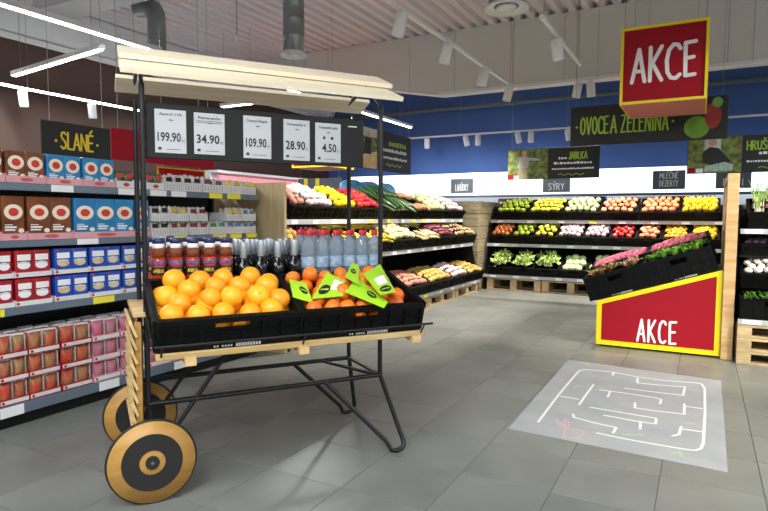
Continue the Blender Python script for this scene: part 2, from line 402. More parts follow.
for k, (u, nm) in enumerate([(427, 'first'), (466, 'second'), (478, 'third'), (518, 'fourth'), (531, 'fifth'), (568, 'sixth')]):
    p = ony(u, 134, 11.9); p.z = 2.9
    spotlamp(p, p+Vector((.12 if k % 2 else -.1, .3, -1)), f'white spot lamp, {nm} from the left on the far track', 30, group='spot lamps')
lt_ = track((-8.0, 2.5, 2.82), (-8.0, 7.4, 2.82), 'glowing white lighting track along the brown wall', (.12, .45, .9))
MB().bbox((.02, -.024, .004), (4.88, -.0205, .03), .001).build('diffuser', M_led, lt_)
area('lamp_light', (2.45, -.06, .01), 4.8, .04, 10, (.95, .97, 1), (PI/2, 0, 0), lt_)
for (u, nm) in [(23, 'left'), (92, 'right')]:
    p = onx(u, 98 if u < 50 else 108, -8.0); p.z = 2.82
    spotlamp(p, p+Vector((-.1, .15, -1)), f'white spot lamp on the brown wall track, {nm} one', 25, group='spot lamps')
# track over the right hand aisle, just outside the frame, with the warm lamps that light the promotion stand
track((1.75, 2.0, 3.05), (1.75, 6.5, 3.05), 'white lighting track over the right aisle outside the picture')
spotlamp((1.75, 3.2, 3.05), (.2, 3.9, 0), 'spot lamp aimed at the floor mat from outside the picture', 260, ang=60, group='spot lamps', col=(1, .9, .72))
spotlamp((1.75, 4.4, 3.05), (.0, 5.5, .6), 'spot lamp aimed at the promotion stand from outside the picture', 170, ang=48, group='spot lamps', col=(1, .92, .78))
spotlamp((1.75, 5.4, 3.05), (-.05, 6.4, 2.35), 'spot lamp aimed past the hanging sign from outside the picture', 40, ang=26, group='spot lamps', col=(1, .9, .75))
spotlamp((1.75, 2.6, 3.05), (.7, 5.6, .7), 'spot lamp aimed at the right shelves from outside the picture', 150, ang=45, group='spot lamps', col=(1, .93, .8))

# ---------------------------------------------------------------- air ducts
def duct(loc, r, z0, label):
    t = thing('air_duct', label, 'duct', (loc[0], loc[1], z0))
    prof = [(r, .04)]
    for i in range(6): z = .04+(CZ-z0-.04)*(i+1)/6; prof += [(r, z-.012), (r*1.03, z-.006), (r, z)]
    MB().lathe(prof, 20).build('pipe', M_galv, t)
    MB().lathe([(r*.7, .03), (r*1.22, 0), (r*1.25, .012), (r, .05), (r*.72, .05), (r*.7, .03)], 20).build('outlet_ring', M_white, t)
    MB().lathe([(.001, -.005), (r*.5, .0), (r*.62, .03), (.001, .03)], 16).build('outlet_cone', M_white, t)
    return t
duct((-4.21, 5.54), .122, 3.0, 'round silver air duct hanging down behind the cart roof')
duct((-1.82, 5.9), .18, 3.25, 'wide silver air outlet at the top centre of the ceiling')
t = thing('elbow_duct', 'bent silver spiral duct above the left end of the cart roof', 'duct', (-6.61, 5.66, 3.32))
pts = [(0, 0, 0), (0, 0, .5)]+[(-.2*(1-math.cos(a)), 0, .5+.2*math.sin(a)) for a in (.4, .8, 1.2, 1.55)]+[(-.36, 0, .7)]
MB().tube(pts, .12, 18).build('pipe', M_galv, t)
for z in (.08, .2, .32): MB().tube([(.123*math.cos(a*PI/9), .123*math.sin(a*PI/9), z) for a in range(18)], .006, 5, closed=True).build('seam', M_galv, t)
t = thing('pendant_sensor', 'small pale sensor hanging on a thin rod from the corrugated ceiling', 'sensor', onz(237, 40, 3.45))
MB().lathe([(.012, -.05), (.03, -.03), (.035, .04), (.012, .06)], 12).build('housing', M_white, t)
MB().tube([(0, 0, .06), (0, 0, CZ-3.45)], .006, 6).build('rod', M_wire, t)
# ---------------------------------------------------------------- snack shelf unit on the left
GX = -3.26; GY0, GY1 = 1.56, 3.80
gon = thing('shelf_unit', 'long dark grey shop shelf unit stocked with snacks on the left', 'shelf', (GX, GY0, 0), PI/2)
GL = GY1-GY0
# local x runs away from the camera, local y to the back of the shelf
MB().bbox((0, .03, 0), (GL, .55, .068), .004).build('plinth', M_black, gon)
MB().bbox((0, .53, .07), (GL, .56, 1.45), .004).build('back_panel', M_dgrey, gon)
for x in (0, GL-.03):
    MB().bbox((x, .5, .07), (x+.03, .53, 1.44), .004).build('upright', M_dgrey, gon)
for x in np.arange(.35, GL, .62): MB().bbox((x, .515, .07), (x+.03, .531, 1.44), .003).build('upright', M_dgrey, gon)
SHZ = [(.068, .128), (.617, .66), (.985, 1.023), (1.293, 1.336)]
tagm = {}
def price_tag(parent, x, z, h, yellow, wd=.075):
    t_ = MB().bbox((x, -.006, z), (x+wd, -.001, z+h), .001).build('price_tag', M_yellowtag if yellow else M_paper, parent)
    k = (yellow, wd)
    if k not in tagm:
        b = MB().box((wd*.55, -.0075, h*.3), (wd*.68, -.006, h*.75)).box((wd*.72, -.0075, h*.3), (wd*.9, -.006, h*.75)).box((wd*.06, -.0075, h*.6), (wd*.4, -.006, h*.75)).box((wd*.06, -.0075, h*.25), (wd*.3, -.006, h*.35))
        tagm[k] = b.mesh('print', M_ink)
    return t_
def gy(u, v, dx=0): return onx(u, v, GX-dx).y-GY0     # pixel to distance along the shelf
tags = {0: [(0, 24, 415, 0), (99, 119, 385, 0), (174, 191, 365, 0)], 1: [(0, 4, 310, 1), (93, 114, 300, 1), (152, 165, 296, 1)],
        2: [(77, 98, 240, 0), (152, 166, 236, 0), (174, 187, 235, 1), (213, 226, 234, 1), (230, 241, 234, 1), (246, 256, 234, 1)],
        3: [(51, 73, 189, 0), (118, 135, 193, 0), (150, 166, 194, 0), (171, 186, 195, 0), (209, 222, 196, 1), (227, 240, 197, 1)]}
for k, (z0, z1) in enumerate(SHZ):
    s = MB().bbox((.0, .012, z1-.03), (GL, .53, z1), .003).build('shelf_board', M_dgrey, gon)
    MB().bbox((0, 0, z0), (GL, .014, z1), .003).build('price_rail', M_strip, s)
    for (a, b, v, yl) in tags[k]:
        xa, xb = gy(a, v), gy(b, v); h = (z1-z0)*.92
        pt = MB().bbox((xa, -.006, z0+.001), (xb, -.001, z0+.001+h), .001).build('price_tag', M_yellowtag if yl else M_paper, s)
# --- carton protos (local: front at y=0, x along the shelf, z up)
def gM(x, y, z): return T((GX, GY0, 0)) @ RZ(PI/2) @ T((x, y, z))
M_cbrown = mat('brown printed carton', '#93502a', .45, var=.6, vscale=14, col2='#57280f', rnd=.08)
M_cblue = mat('blue printed carton', '#2b93c9', .42, var=.4, vscale=10, col2='#1566a3', rnd=.05)
M_cream2 = mat('cream print', '#f1e6d2', .5)
M_cred = mat('red print', '#d23a2c', .5)
M_tray = mat('pink cardboard tray', '#e7a8ad', .6, var=.12, vscale=10, rnd=.05)
M_traylabel = mat('dark pink print', '#c85a63', .6)
M_wtray = mat('white cardboard tray', '#e4e2e2', .6, var=.08, vscale=14, rnd=.05)
M_rtray = mat('red cardboard tray', '#b01a22', .55, var=.12, vscale=10)
M_cdred = mat('dark red carton', '#b3182c', .4, var=.25, vscale=8, col2='#8b0f22', rnd=.06)
M_cobalt = mat('cobalt blue carton', '#1c55c4', .4, var=.3, vscale=8, col2='#1440a0', rnd=.06)
M_white2 = mat('white print', '#f2f2f2', .5)
M_cracker = mat('toasted biscuit print', '#c9a070', .6, var=.4, vscale=40, col2='#e7d9b8')
M_ltblue = mat('light blue print', '#bcd9ee', .5)
def round_carton(name, w_, h_, m, big):
    t = thing(name, 'x', 'box')
    b = MB().bbox((0, 0, 0), (w_, .055, h_), .002).build('carton', m, t)
    r = w_*.42; cz = h_*.63
    d = MB().disc((w_*.5, cz), r, 22, .002, 0, None, T((0, -.002, 0))).build('round_label', M_cream2, b)
    MB().disc((w_*.5, cz), r*.54, 18, .0015, 0, None, T((0, -.0035, 0))).build('emblem', M_cred, b)
    mb = MB().box((w_*.1, -.002, h_*.2), (w_*.55, 0, h_*.235)).box((w_*.1, -.002, h_*.26), (w_*.62, 0, h_*.30)).box((w_*.1, -.002, h_*.325), (w_*.45, 0, h_*.345))
    mb.build('caption', M_white2, b)
    MB().disc((w_*.83, h_*.2), w_*.13, 12, .002, 0, None, T((0, -.002, 0))).build('serving_picture', M_cream2, b)
    return Proto(t)
def tray_proto(w_, h_, d_, m, oval=None):
    t = thing('display_tray', 'x', 'tray'); e = .004
    MB().box((0, 0, 0), (w_, d_, e)).box((0, 0, e), (w_, e, h_)).box((0, e, e), (e, d_, h_*1.3)).box((w_-e, e, e), (w_, d_, h_*1.3)).box((e, d_-e, e), (w_-e, d_, h_*1.3)).build('tray_body', m, t)
    if oval:
        MB().disc((w_*.5, h_*.5), h_*.28, 16, .0015, 0, w_*.16, T((0, -.0015, 0))).build('oval_print', oval, t)
    return t
def tray_at(x0, x1, z, h_, m, oval, label, group, y=.012, d_=.2):
    t = tray_proto(x1-x0-.003, h_, d_, m, oval); tag(t, label, 'tray', group); t.matrix_basis = gM(x0, y, z); return t
# top and second shelf: cartons with a round label
def carton_row(z, v, trays, protos, th, shelf):
    for (u0, u1, n, kind, nm) in trays:
        x0, x1 = gy(u0, v), gy(u1, v); w_ = (x1-x0-.014)/n
        tray_at(x0, x1, z+.001, th, M_tray, M_traylabel, f'pink card tray under the {nm} cartons on the {shelf}', None)
        for i in range(n):
            for r in range(2):
                pr = protos[kind]; wp = pr.w
                Mx = gM(x0+.006+i*w_+.001, .018+r*.062, z+.0055) @ S((w_-.003)/wp, 1, 1)
                order = ['left', 'middle', 'right'] if n == 3 else ['left', 'right']
                lab = f'{"rear" if r else "front"} {order[i]+" " if n>1 else ""}{"brown" if kind=="b" else "light blue"} round-label carton in the {nm} tray, {shelf}'
                pr.put(Mx, lab, f'round-label snack cartons on the {shelf}')
def mk(kind, w_, h_):
    p_ = round_carton('snack_carton', w_, h_, M_cbrown if kind == 'b' else M_cblue, 1); p_.w = w_; return p_
P2 = {'b': mk('b', .1, .235), 'c': mk('c', .1, .235)}
carton_row(1.023, 225, [(-22, 3, 1, 'b', 'frame-edge brown'), (3, 28.5, 1, 'b', 'single brown'), (29, 75, 2, 'b', 'twin brown'), (75.6, 137, 3, 'c', 'triple blue'), (137.5, 152, 1, 'c', 'post-side blue')], P2, .036, 'second shelf')
P1 = {'b': mk('b', .09, .165), 'c': mk('c', .09, .165)}
carton_row(1.336, 172, [(-28, 6.5, 2, 'b', 'frame-edge brown'), (7, 48, 2, 'b', 'twin brown'), (48.3, 84, 2, 'c', 'first blue'), (84.3, 117, 2, 'c', 'second blue')], P1, .036, 'top shelf')
# green packets and white pouches, further along the two upper shelves
M_green = mat('green foil packet', '#1f7a4b', .35, var=.5, vscale=16, col2='#123f33', rnd=.1)
M_pouchw = mat('white foil pouch', '#dedcd6', .35, var=.35, vscale=18, col2='#a9a9a4', rnd=.06)
M_pouchy = mat('yellow print', '#e6c23a', .5, rnd=.25)
M_pouchr = mat('brown red print', '#8e2a25', .5, rnd=.25)
M_pouchp = mat('purple print', '#7b3d66', .5, rnd=.2)
M_pouchg = mat('green print', '#3f8d4b', .5, rnd=.2)
M_pouchb = mat('blue print', '#5877b0', .5, rnd=.2)
def pouch_mesh(w_, h_, d_=.05, seal=.018):
    """filled bag: pinched crimped seals at top and bottom, swollen middle"""
    nx, nz = 6, 7; vs = []; fs = []
    for side in (0, 1):
        for k in range(nz):
            tz = k/(nz-1)
            for i in range(nx):
                tx = i/(nx-1); sw = (math.sin(PI*tx)**.6)*(math.sin(PI*min(1, max(0, (tz*1.12-.02))))**.55 if tz < .96 else .02)
                sw = max(.02, sw)*(1+.12*math.sin(i*2.1+k*1.7))
                vs.append((w_*(tx-.5)*(1-.1*math.sin(PI*tz)), (1 if side else -1)*d_*.5*sw, h_*tz+.006*math.sin(i*1.9)*(tz > .8)))
    n = nx*nz
    for k in range(nz-1):
        for i in range(nx-1):
            a = k*nx+i; fs.append((a, a+1, a+nx+1, a+nx)); b = n+a; fs.append((b+1, b, b+nx, b+nx+1))
    for k in range(nz-1):
        a = k*nx; fs.append((a+nx, n+a+nx, n+a, a)); a = k*nx+nx-1; fs.append((a, n+a, n+a+nx, a+nx))
    for i in range(nx-1):
        fs.append((i+1, i, n+i, n+i+1)); a = (nz-1)*nx+i; fs.append((a, a+1, n+a+1, n+a))
    return MB().add(vs, fs, 0, True)
def pouch_proto(name, w_, h_, m, patch, d_=.05, seam=None):
    t = thing(name, 'x', 'bag')
    b = pouch_mesh(w_, h_, d_).build('bag', m, t)
    if patch:
        MB().bbox((-w_*.34, -d_*.5, h_*.56), (w_*.3, -d_*.4, h_*.86), .004).build('printed_patch', patch, b)
        MB().bbox((-w_*.32, -d_*.52, h_*.2), (w_*.32, -d_*.42, h_*.36), .004).build('caption', M_ink if seam is None else M_white2, b)
    if seam: MB().bbox((-w_*.47, -d_*.2, h_*.93), (w_*.47, d_*.3, h_*1.02), .003).build('top_seal', M_wtray, b); MB().bbox((w_*.42, -d_*.35, h_*.03), (w_*.5, d_*.1, h_*.95), .002).build('side_seam', seam, b)
    return Proto(t)
PG = pouch_proto('green_packet', .075, .105, M_green, M_cred)
for (u0, u1, nm) in [(118, 137, 'left of'), (148, 166, 'right of')]:
    x0, x1 = gy(u0, 178), gy(u1, 178)
    tray_at(x0, x1, 1.337, .045, M_wtray, M_cred, f'white card tray with red oval just {nm} the cart posts on the top shelf', None)
    for i in range(2):
        for r in range(2): PG.put(gM(x0+(i+.5)*(x1-x0)/2, .05+r*.065, 1.342), f'{"front" if r == 0 else "rear"} {"left" if i == 0 else "right"} green foil packet in the tray {nm} the cart posts', 'green foil packets on the top shelf')
PW = {k: pouch_proto('snack_pouch', .09, .115, M_pouchw, p_) for k, p_ in dict(y=M_pouchy, r=M_pouchr, p=M_pouchp, g=M_pouchg, b=M_pouchb, k=M_ink).items()}
NM = dict(y='yellow', r='dark red', p='purple', g='green', b='blue', k='black')
def pouch_trays(z, v, seq, where, th=.055, sc=1.0, d_=.2):
    for n_, (u0, u1, kind) in enumerate(seq):
        x0, x1 = gy(u0, v), gy(u1, v)
        o_ = 'first second third fourth fifth sixth'.split()[n_]
        tr_ = tray_at(x0, x1, z, th, M_wtray, None, f'white ribbed card tray, {o_} along the {where}', 'white pouch trays', d_=d_)
        for q_ in range(7): MB().box(((x1-x0)*(.08+q_*.13), -.0012, th*.15), ((x1-x0)*(.115+q_*.13), 0, th*.85)).build('print_bar', mat('pale grey print', '#a9adb0', .6), tr_)
        n = 2
        for i in range(n):
            for r in range(2):
                PW[kind].put(gM(x0+(i+.5)*(x1-x0)/n, .045+r*.06, z+.0045) @ RZ(random.uniform(-.1, .1)) @ S((x1-x0)/n/.092*.96, 1, sc*random.uniform(.94, 1.03)),
                    f'{"rear" if r else "front"} {"right" if i else "left"} {NM[kind]}-patch pouch, {o_} tray, {where}', 'white snack pouches')
pouch_trays(1.337, 186, [(167, 185, 'k'), (185.5, 204, 'k'), (204.5, 226, 'p'), (226.5, 243, 'y'), (243.5, 257, 'y')], 'top shelf', .06, .92)
pouch_trays(1.0235, 226, [(153, 171, 'k'), (172, 190, 'r'), (191, 210, 'r'), (211, 228, 'g'), (228.5, 244, 'b'), (244.5, 257, 'b')], 'lower tier of the second shelf', .052, .8)
pouch_trays(1.1225, 208, [(153, 171, 'k'), (172, 190, 'y'), (191, 209, 'r'), (228.5, 244, 'y'), (244.5, 257, 'b')], 'upper tier of the second shelf', .052, .86)
# third shelf: red and blue cracker cartons in two tiers
def cracker(name, m, w_=.075, h_=.13):
    t = thing(name, 'x', 'box')
    b = MB().bbox((0, 0, 0), (w_, .05, h_), .0015).build('carton', m, t)
    MB().bbox((w_*.12, -.002, h_*.6), (w_*.88, 0, h_*.84), .006).build('name_panel', M_white2, b)
    MB().disc((w_*.48, h_*.42), h_*.15, 16, .002, 0, w_*.36, T((0, -.002, 0))).build('biscuit_picture', M_cracker if m is M_cobalt else M_white2, b)
    MB().box((w_*.12, -.0021, h_*.5), (w_*.8, 0, h_*.545)).build('caption', M_ltblue, b)
    MB().disc((w_*.12, h_*.93), h_*.04, 10, .002, 0, None, T((0, -.002, 0))).build('seal', M_cred, b)
    return Proto(t)
PR, PB = cracker('cracker_carton', M_cdred), cracker('cracker_carton', M_cobalt)
row3 = [(-18, 16, 'r'), (16.5, 54, 'r'), (56.5, 91.5, 'b'), (92, 124, 'b'), (124.5, 152, 'b'), (153, 180, 'b'), (181, 206, 'b'), (207, 230, 'r'), (231, 254, 'r')]
for n_, (u0, u1, kind) in enumerate(row3):
    x0, x1 = gy(u0, 285), gy(u1, 285)
    for tier in (0, 1):
        z = .661+tier*.158
        nm = {0: 'frame-edge red', 1: 'second red', 2: 'first blue', 3: 'second blue', 4: 'third blue behind the cart posts', 5: 'fourth blue', 6: 'fifth blue', 7: 'far red', 8: 'last red'}[n_]
        tn = 'upper' if tier else 'lower'
        tr_ = tray_at(x0, x1, z, .026, M_wtray, None, f'low white tray of {nm} crackers, {tn} tier, third shelf', None, d_=.14)
        MB().disc(((x1-x0)*.06, .013), .009, 10, .0015, 0, None, T((0, -.0015, 0))).build('logo_dot', M_cred, tr_)
        for i in range(2):
            (PR if kind == 'r' else PB).put(gM(x0+.006+i*(x1-x0-.012)/2, .018, z+.0045) @ S((x1-x0-.016)/2/.075, 1.8, 1.1),
               f'{"right" if i else "left"} {"dark red" if kind=="r" else "cobalt blue"} cracker carton in the {nm} tray, {tn} tier', 'cracker cartons on the third shelf')
# bottom shelf: bags in three tiers
M_bagr = mat('red snack bag film', '#c33327', .3, var=.7, vscale=9, col2='#9c8458', rnd=.08, stretch=(1, 1, 1.6))
M_bagp = mat('pink snack bag film', '#c9546f', .3, var=.6, vscale=12, col2='#a9808a', rnd=.08, stretch=(1, 1, 2.2))
M_film = mat('silver bag seam', '#cfcbc8', .25, metal=.5)
BR = pouch_proto('snack_bag', .09, .125, M_bagr, None, .06, M_film); BP = pouch_proto('snack_bag', .09, .125, M_bagp, None, .06, M_film)
row4 = [(-30, -1, 'r'), (0, 30, 'r'), (30.5, 62, 'r'), (63.5, 94, 'r'), (95, 122, 'p'), (123, 148, 'p'), (149, 173, 'p'), (174, 196, 'p'), (197, 217, 'r'), (218, 236, 'r')]
ON = 'first second third fourth fifth sixth seventh eighth ninth tenth'.split()
for n_, (u0, u1, kind) in enumerate(row4):
    x0, x1 = gy(u0, 370), gy(u1, 370)
    for tier in range(3):
        z = .129+tier*.127; tn = ['bottom', 'middle', 'upper'][tier]; cn = 'red' if kind == 'r' else 'pink'
        tr_ = tray_at(x0, x1, z, .034, M_rtray if kind == 'r' else M_tray, None, f'{ON[n_]} bag tray along the bottom shelf, {tn} tier', None, d_=.15)
        MB().box(((x1-x0)*.02, -.002, .006), ((x1-x0)*.97, 0, .027)).build('white_band', M_wtray, tr_)
        MB().disc(((x1-x0)*.1, .016), .008, 10, .001, 0, None, T((0, -.003, 0))).build('logo_dot', M_cdred, tr_)
        for i in range(2):
            for r in range(1 if tier < 2 else 4):
                (BR if kind == 'r' else BP).put(gM(x0+.004+(i+.5)*(x1-x0-.008)/2, .045+r*.075, z+(.0045 if r < 2 else -.01)) @ RZ(random.uniform(-.06, .06)) @ S((x1-x0-.01)/2/.09*.98, 1.1, random.uniform(.95, 1.02)),
                   f'{"right" if i else "left"} {cn} bag, row {"one two three four".split()[r]} from the front, in the {ON[n_]} {tn} tray', 'snack bags on the bottom shelf')
# ---------------------------------------------------------------- crates and produce
def crate_mesh(w_, d_, h_, hole=True):
    """open plastic crate; origin at the middle of the lower front edge; front at y=0"""
    b = MB(); t = .012; x0, x1 = -w_/2, w_/2; rim = .022
    b.box((x0+.01, .01, 0), (x1-.01, d_-.01, .012))
    def wall(p, q, n_out):
        # p,q = ends on the floor plan (outer face); opening for the hand in the middle
        p = Vector(p); q = Vector(q); L = (q-p).length; ax = (q-p)/L; M = Matrix((( ax.x, -n_out[0], 0, p.x), (ax.y, -n_out[1], 0, p.y), (0, 0, 1, 0), (0, 0, 0, 1)))
        hw = min(.065, L*.16); c = L/2; za, zb_ = h_*.62, h_*.82
        b.box((0, 0, 0), (L, t, za), 0, M); b.box((0, 0, za), (c-hw, t, h_), 0, M); b.box((c+hw, 0, za), (L, t, h_), 0, M); b.box((c-hw, 0, zb_), (c+hw, t, h_), 0, M)
        n = max(4, int(L/.075))
        for i in range(n+1):
            x = i*(L-.012)/n
            if abs(x+.006-c) < hw*.9: b.box((x, -.009, .02), (x+.012, .001, za-.01), 0, M)
            else: b.box((x, -.009, .02), (x+.012, .001, h_-rim), 0, M)
        b.box((-.004, -.012, h_-rim), (L+.004, .004, h_), 0, M)
        b.box((0, -.01, .0), (L, .002, .022), 0, M)
        b.box((0, -.007, h_*.48), (L, .001, h_*.52), 0, M)
    wall((x0, 0), (x1, 0), (0, -1)); wall((x1, 0), (x1, d_), (1, 0)); wall((x1, d_), (x0, d_), (0, 1)); wall((x0, d_), (x0, 0), (-1, 0))
    return b
_crates = {}
def crate(Mx, w_, d_, h_, label, group=None, print_=False):
    k = (round(w_, 3), round(d_, 3), round(h_, 3))
    if k not in _crates: _crates[k] = crate_mesh(*k).mesh('crate_body', M_crate)
    t = thing('crate', label, 'crate', Mx=Mx, group=group)
    body = obj('crate_body', _crates[k], t)
    if print_:
        b = MB()
        for i in range(9): b.box((w_*.02+i*.011, -.0125, .004), (w_*.02+i*.011+.008, -.0115, .017))
        for i in range(6): b.box((-w_*.13+i*.011+(i > 1)*.008, -.0125, .006), (-w_*.13+i*.011+(i > 1)*.008+.006, -.0115, .014))
        b.build('moulded_lettering', M_strip2, body)
    return t
def blob(r, sq=1.0, n=12, m=8, dent=0, lump=0, seed=0):
    """fruit body of revolution: squash, stem dent, lumps"""
    rnd = random.Random(seed); ph = [rnd.uniform(0, 6.28) for _ in range(4)]
    vs = []; fs = []
    for j in range(m+1):
        a = PI*j/m
        for i in range(n):
            th = 2*PI*i/n
            rr = r*(1+lump*(math.sin(2*th+ph[0]+a*2)+math.sin(3*th+ph[1])*.5*math.sin(a)))
            z = -math.cos(a)*r*sq
            if dent: z -= dent*r*math.exp(-((math.sin(a)*1.8)**2))*(1 if z > 0 else -.5)
            vs.append((rr*math.sin(a)*math.cos(th), rr*math.sin(a)*math.sin(th), z))
    for j in range(m):
        for i in range(n): l = (i+1) % n; fs.append((j*n+i, j*n+l, (j+1)*n+l, (j+1)*n+i))
    return MB().add(vs, fs, 0, True)
M_stem = mat('green brown stem', '#5f6b2c', .7)
M_leafg = mat('fresh green leaf', '#8fbf4a', .5, var=.5, vscale=20, col2='#5f962c', rnd=.15)
M_leafp = mat('pale green lettuce leaf', '#cfdf8c', .5, var=.5, vscale=22, col2='#93b94c', rnd=.12)
def fruit(name, cat, m, r, sq=1, dent=.15, lump=.0, stem=True, n=12, mm=8):
    o = blob(r, sq, n, mm, dent, lump, hash(name) % 99).build(name, m); tag(o, f'{cat} lying among the produce', cat)
    if stem: MB().tube([(0, 0, r*sq*.78), (r*.06, 0, r*sq*1.08)], r*.06, 5).build('stem', M_stem, o)
    pr = Proto(o); pr.r_ = r; pr.hz = r*sq; return pr
def longveg(name, cat, m, r, L, bend=.1, taper=.6, tip=None, n=8):
    pts = []; rs = []
    for i in range(8):
        t = i/7; pts.append((L*(t-.5), bend*L*math.sin(PI*t), 0)); rs.append(max(.15, math.sin(PI*min(1, .08+t*.9))**.35*(1-(1-taper)*t))*r)
    o = MB().tube(pts, rs, n).build(name, m); tag(o, f'{cat} lying among the produce', cat)
    if tip: MB().tube([(-L*.5, 0, 0), (-L*.58, -bend*L*.1, .003)], [r*.4, r*.25], 6).build('stem', tip, o)
    pr = Proto(o); pr.r_ = r*1.2; pr.hz = r; pr.long = L; return pr
def leafy(name, cat, m, r, n=9, seed=1, heart=None, up=.9):
    """head of ruffled leaves"""
    rnd = random.Random(seed); b = MB()
    for k in range(n):
        a0 = 2*PI*k/n+rnd.uniform(-.2, .2); lean = rnd.uniform(.35, 1.05); Ln = r*rnd.uniform(1.3, 1.9); Wd = r*rnd.uniform(.7, 1.0)
        vs = []; fs = []
        for j in range(5):
            t = j/4; ro = Ln*t*math.sin(lean*(.5+t*.6)); z = Ln*t*math.cos(lean*(.4+t*.7))*up
            for i in range(5):
                s = (i/4-.5)*2; wv = Wd*math.sin(PI*(.12+.8*t))*.5
                rip = .13*r*math.sin(i*2.6+j*1.9+k)*t
                x = ro+rip-(s*s)*.18*r; y = s*wv
                vs.append((x*math.cos(a0)-y*math.sin(a0), x*math.sin(a0)+y*math.cos(a0), z+rip))
        for j in range(4):
            for i in range(4): a = j*5+i; fs.append((a, a+1, a+6, a+5))
        b.add(vs, fs, 0, True)
    o = b.build(name, m); tag(o, f'{cat} lying among the produce', cat)
    if heart: blob(r*.5, .9, 8, 6, 0, .1).build('heart', heart, o, (0, 0, r*.45))
    pr = Proto(o); pr.r_ = r; pr.hz = r*.4; return pr
C_ = lambda n, c, **k: mat(n, c, k.pop('rough', .35), rnd=k.pop('rnd', .15), **k)
F = {}
F['green_apple'] = fruit('green_apple', 'apple', C_('green apple skin', '#a9bf35', var=.3, vscale=12), .042, .92, .25)
F['yellow_apple'] = fruit('yellow_apple', 'apple', C_('yellow apple skin', '#dcc63a', var=.3, vscale=12, col2='#b9b838'), .042, .92, .25)
F['pale_pear'] = fruit('pale_pear', 'pear', C_('pale pear skin', '#d4d59a', var=.4, vscale=10, col2='#9bab6a'), .042, 1.15, .1)
F['pink_apple'] = fruit('pink_apple', 'apple', C_('pink apple skin', '#cf4f4a', var=.6, vscale=9, col2='#e2a56b'), .042, .92, .25)
F['peach'] = fruit('peach', 'peach', C_('peach skin', '#e0604a', var=.6, vscale=9, col2='#ee9d5c', rough=.6), .042, .95, .2)
F['yellow_lemon'] = fruit('yellow_lemon', 'lemon', C_('lemon skin', '#edbf25', bump=.2, bscale=120), .038, 1.2, -.2, stem=False)
F['orange_yellow'] = fruit('golden_mandarin', 'mandarin', C_('golden mandarin skin', '#e59a1e', bump=.2, bscale=120), .036, .86, .15)
F['red_tomato'] = fruit('red_tomato', 'tomato', C_('tomato skin', '#c22326', rough=.22), .04, .85, .2)
F['brown_onion'] = fruit('brown_onion', 'onion', C_('brown onion skin', '#b9632b', var=.4, vscale=8, stretch=(1, 1, .2)), .04, .9, -.2)
F['red_onion'] = fruit('red_onion', 'onion', C_('red onion skin', '#6d2136', var=.4, vscale=8), .036, .9, -.2)
F['garlic'] = fruit('pink_garlic', 'garlic', C_('garlic skin', '#d9c4c4', var=.5, vscale=10, col2='#b98d97', rough=.6), .036, .85, -.35, .06)
F['potato'] = fruit('yellow_potato', 'potato', C_('yellow potato skin', '#d8b560', var=.4, vscale=12, col2='#b98f45', rough=.7), .04, .78, 0, .07, False)
F['pink_potato'] = fruit('pink_potato', 'potato', C_('pink potato skin', '#d59a82', var=.4, vscale=12, col2='#b9705f', rough=.7), .038, .78, 0, .07, False)
F['pale_kohlrabi'] = fruit('pale_kohlrabi', 'vegetable', C_('pale root skin', '#e6dcb4', var=.4, vscale=9, col2='#c6b97a', rough=.6), .045, .85, .1, .03)
F['white_radish'] = fruit('white_turnip', 'turnip', C_('white turnip skin', '#e9e4dc', var=.5, vscale=8, col2='#d5a9ae'), .042, .9, .1, .03)
F['yellow_pepper'] = fruit('yellow_pepper', 'pepper', C_('yellow pepper skin', '#ecc818', rough=.2), .042, 1.15, .35, .09)
F['white_mushroom'] = fruit('white_mushroom', 'mushroom', C_('white mushroom cap', '#ece5da', rough=.7), .032, .7, -.1, .02)
F['small_potato'] = fruit('tan_potato', 'potato', C_('tan potato skin', '#d3a866', var=.3, vscale=14, rough=.7), .03, .8, 0, .07, False)
F['plum'] = fruit('dark_plum', 'plum', C_('plum skin', '#3a2738', rough=.4), .028, 1.1, .1)
F['cucumber'] = longveg('cucumber', 'cucumber', C_('cucumber skin', '#2f5a26', var=.4, vscale=30, col2='#1d3d1a', rough=.3), .022, .24, .05, .85, M_stem)
F_unused = lambda: longveg('aubergine', 'aubergine', C_('aubergine skin', '#241a2c', rough=.18), .034, .2, .08, 1.0, M_leafg)
F['banana'] = longveg('banana', 'banana', C_('banana skin', '#edc92c', var=.15, vscale=9, rough=.45), .018, .19, .22, .8, M_stem)
F['carrot'] = longveg('pale_parsnip', 'parsnip', C_('parsnip skin', '#e8cf9b', var=.3, vscale=30, stretch=(6, 1, 1), rough=.6), .02, .18, .03, .25, M_leafg)
F['ginger'] = fruit('ginger_root', 'ginger', C_('ginger skin', '#d9b98a', var=.4, vscale=16, rough=.7), .034, .7, 0, .2, False)
F['sweet_potato'] = longveg('sweet_potato', 'sweet potato', C_('sweet potato skin', '#cd8a67', var=.4, vscale=14, rough=.7), .03, .15, .04, .6)
F['lettuce'] = leafy('lettuce', 'lettuce', M_leafp, .09, 11, 3, mat('lettuce heart', '#eef0c0', .5))
F['cabbage'] = fruit('pale_cabbage', 'cabbage', C_('pale cabbage leaf', '#dfe6b8', var=.55, vscale=14, col2='#a9c470', rough=.5), .075, .85, .05, .05, False)
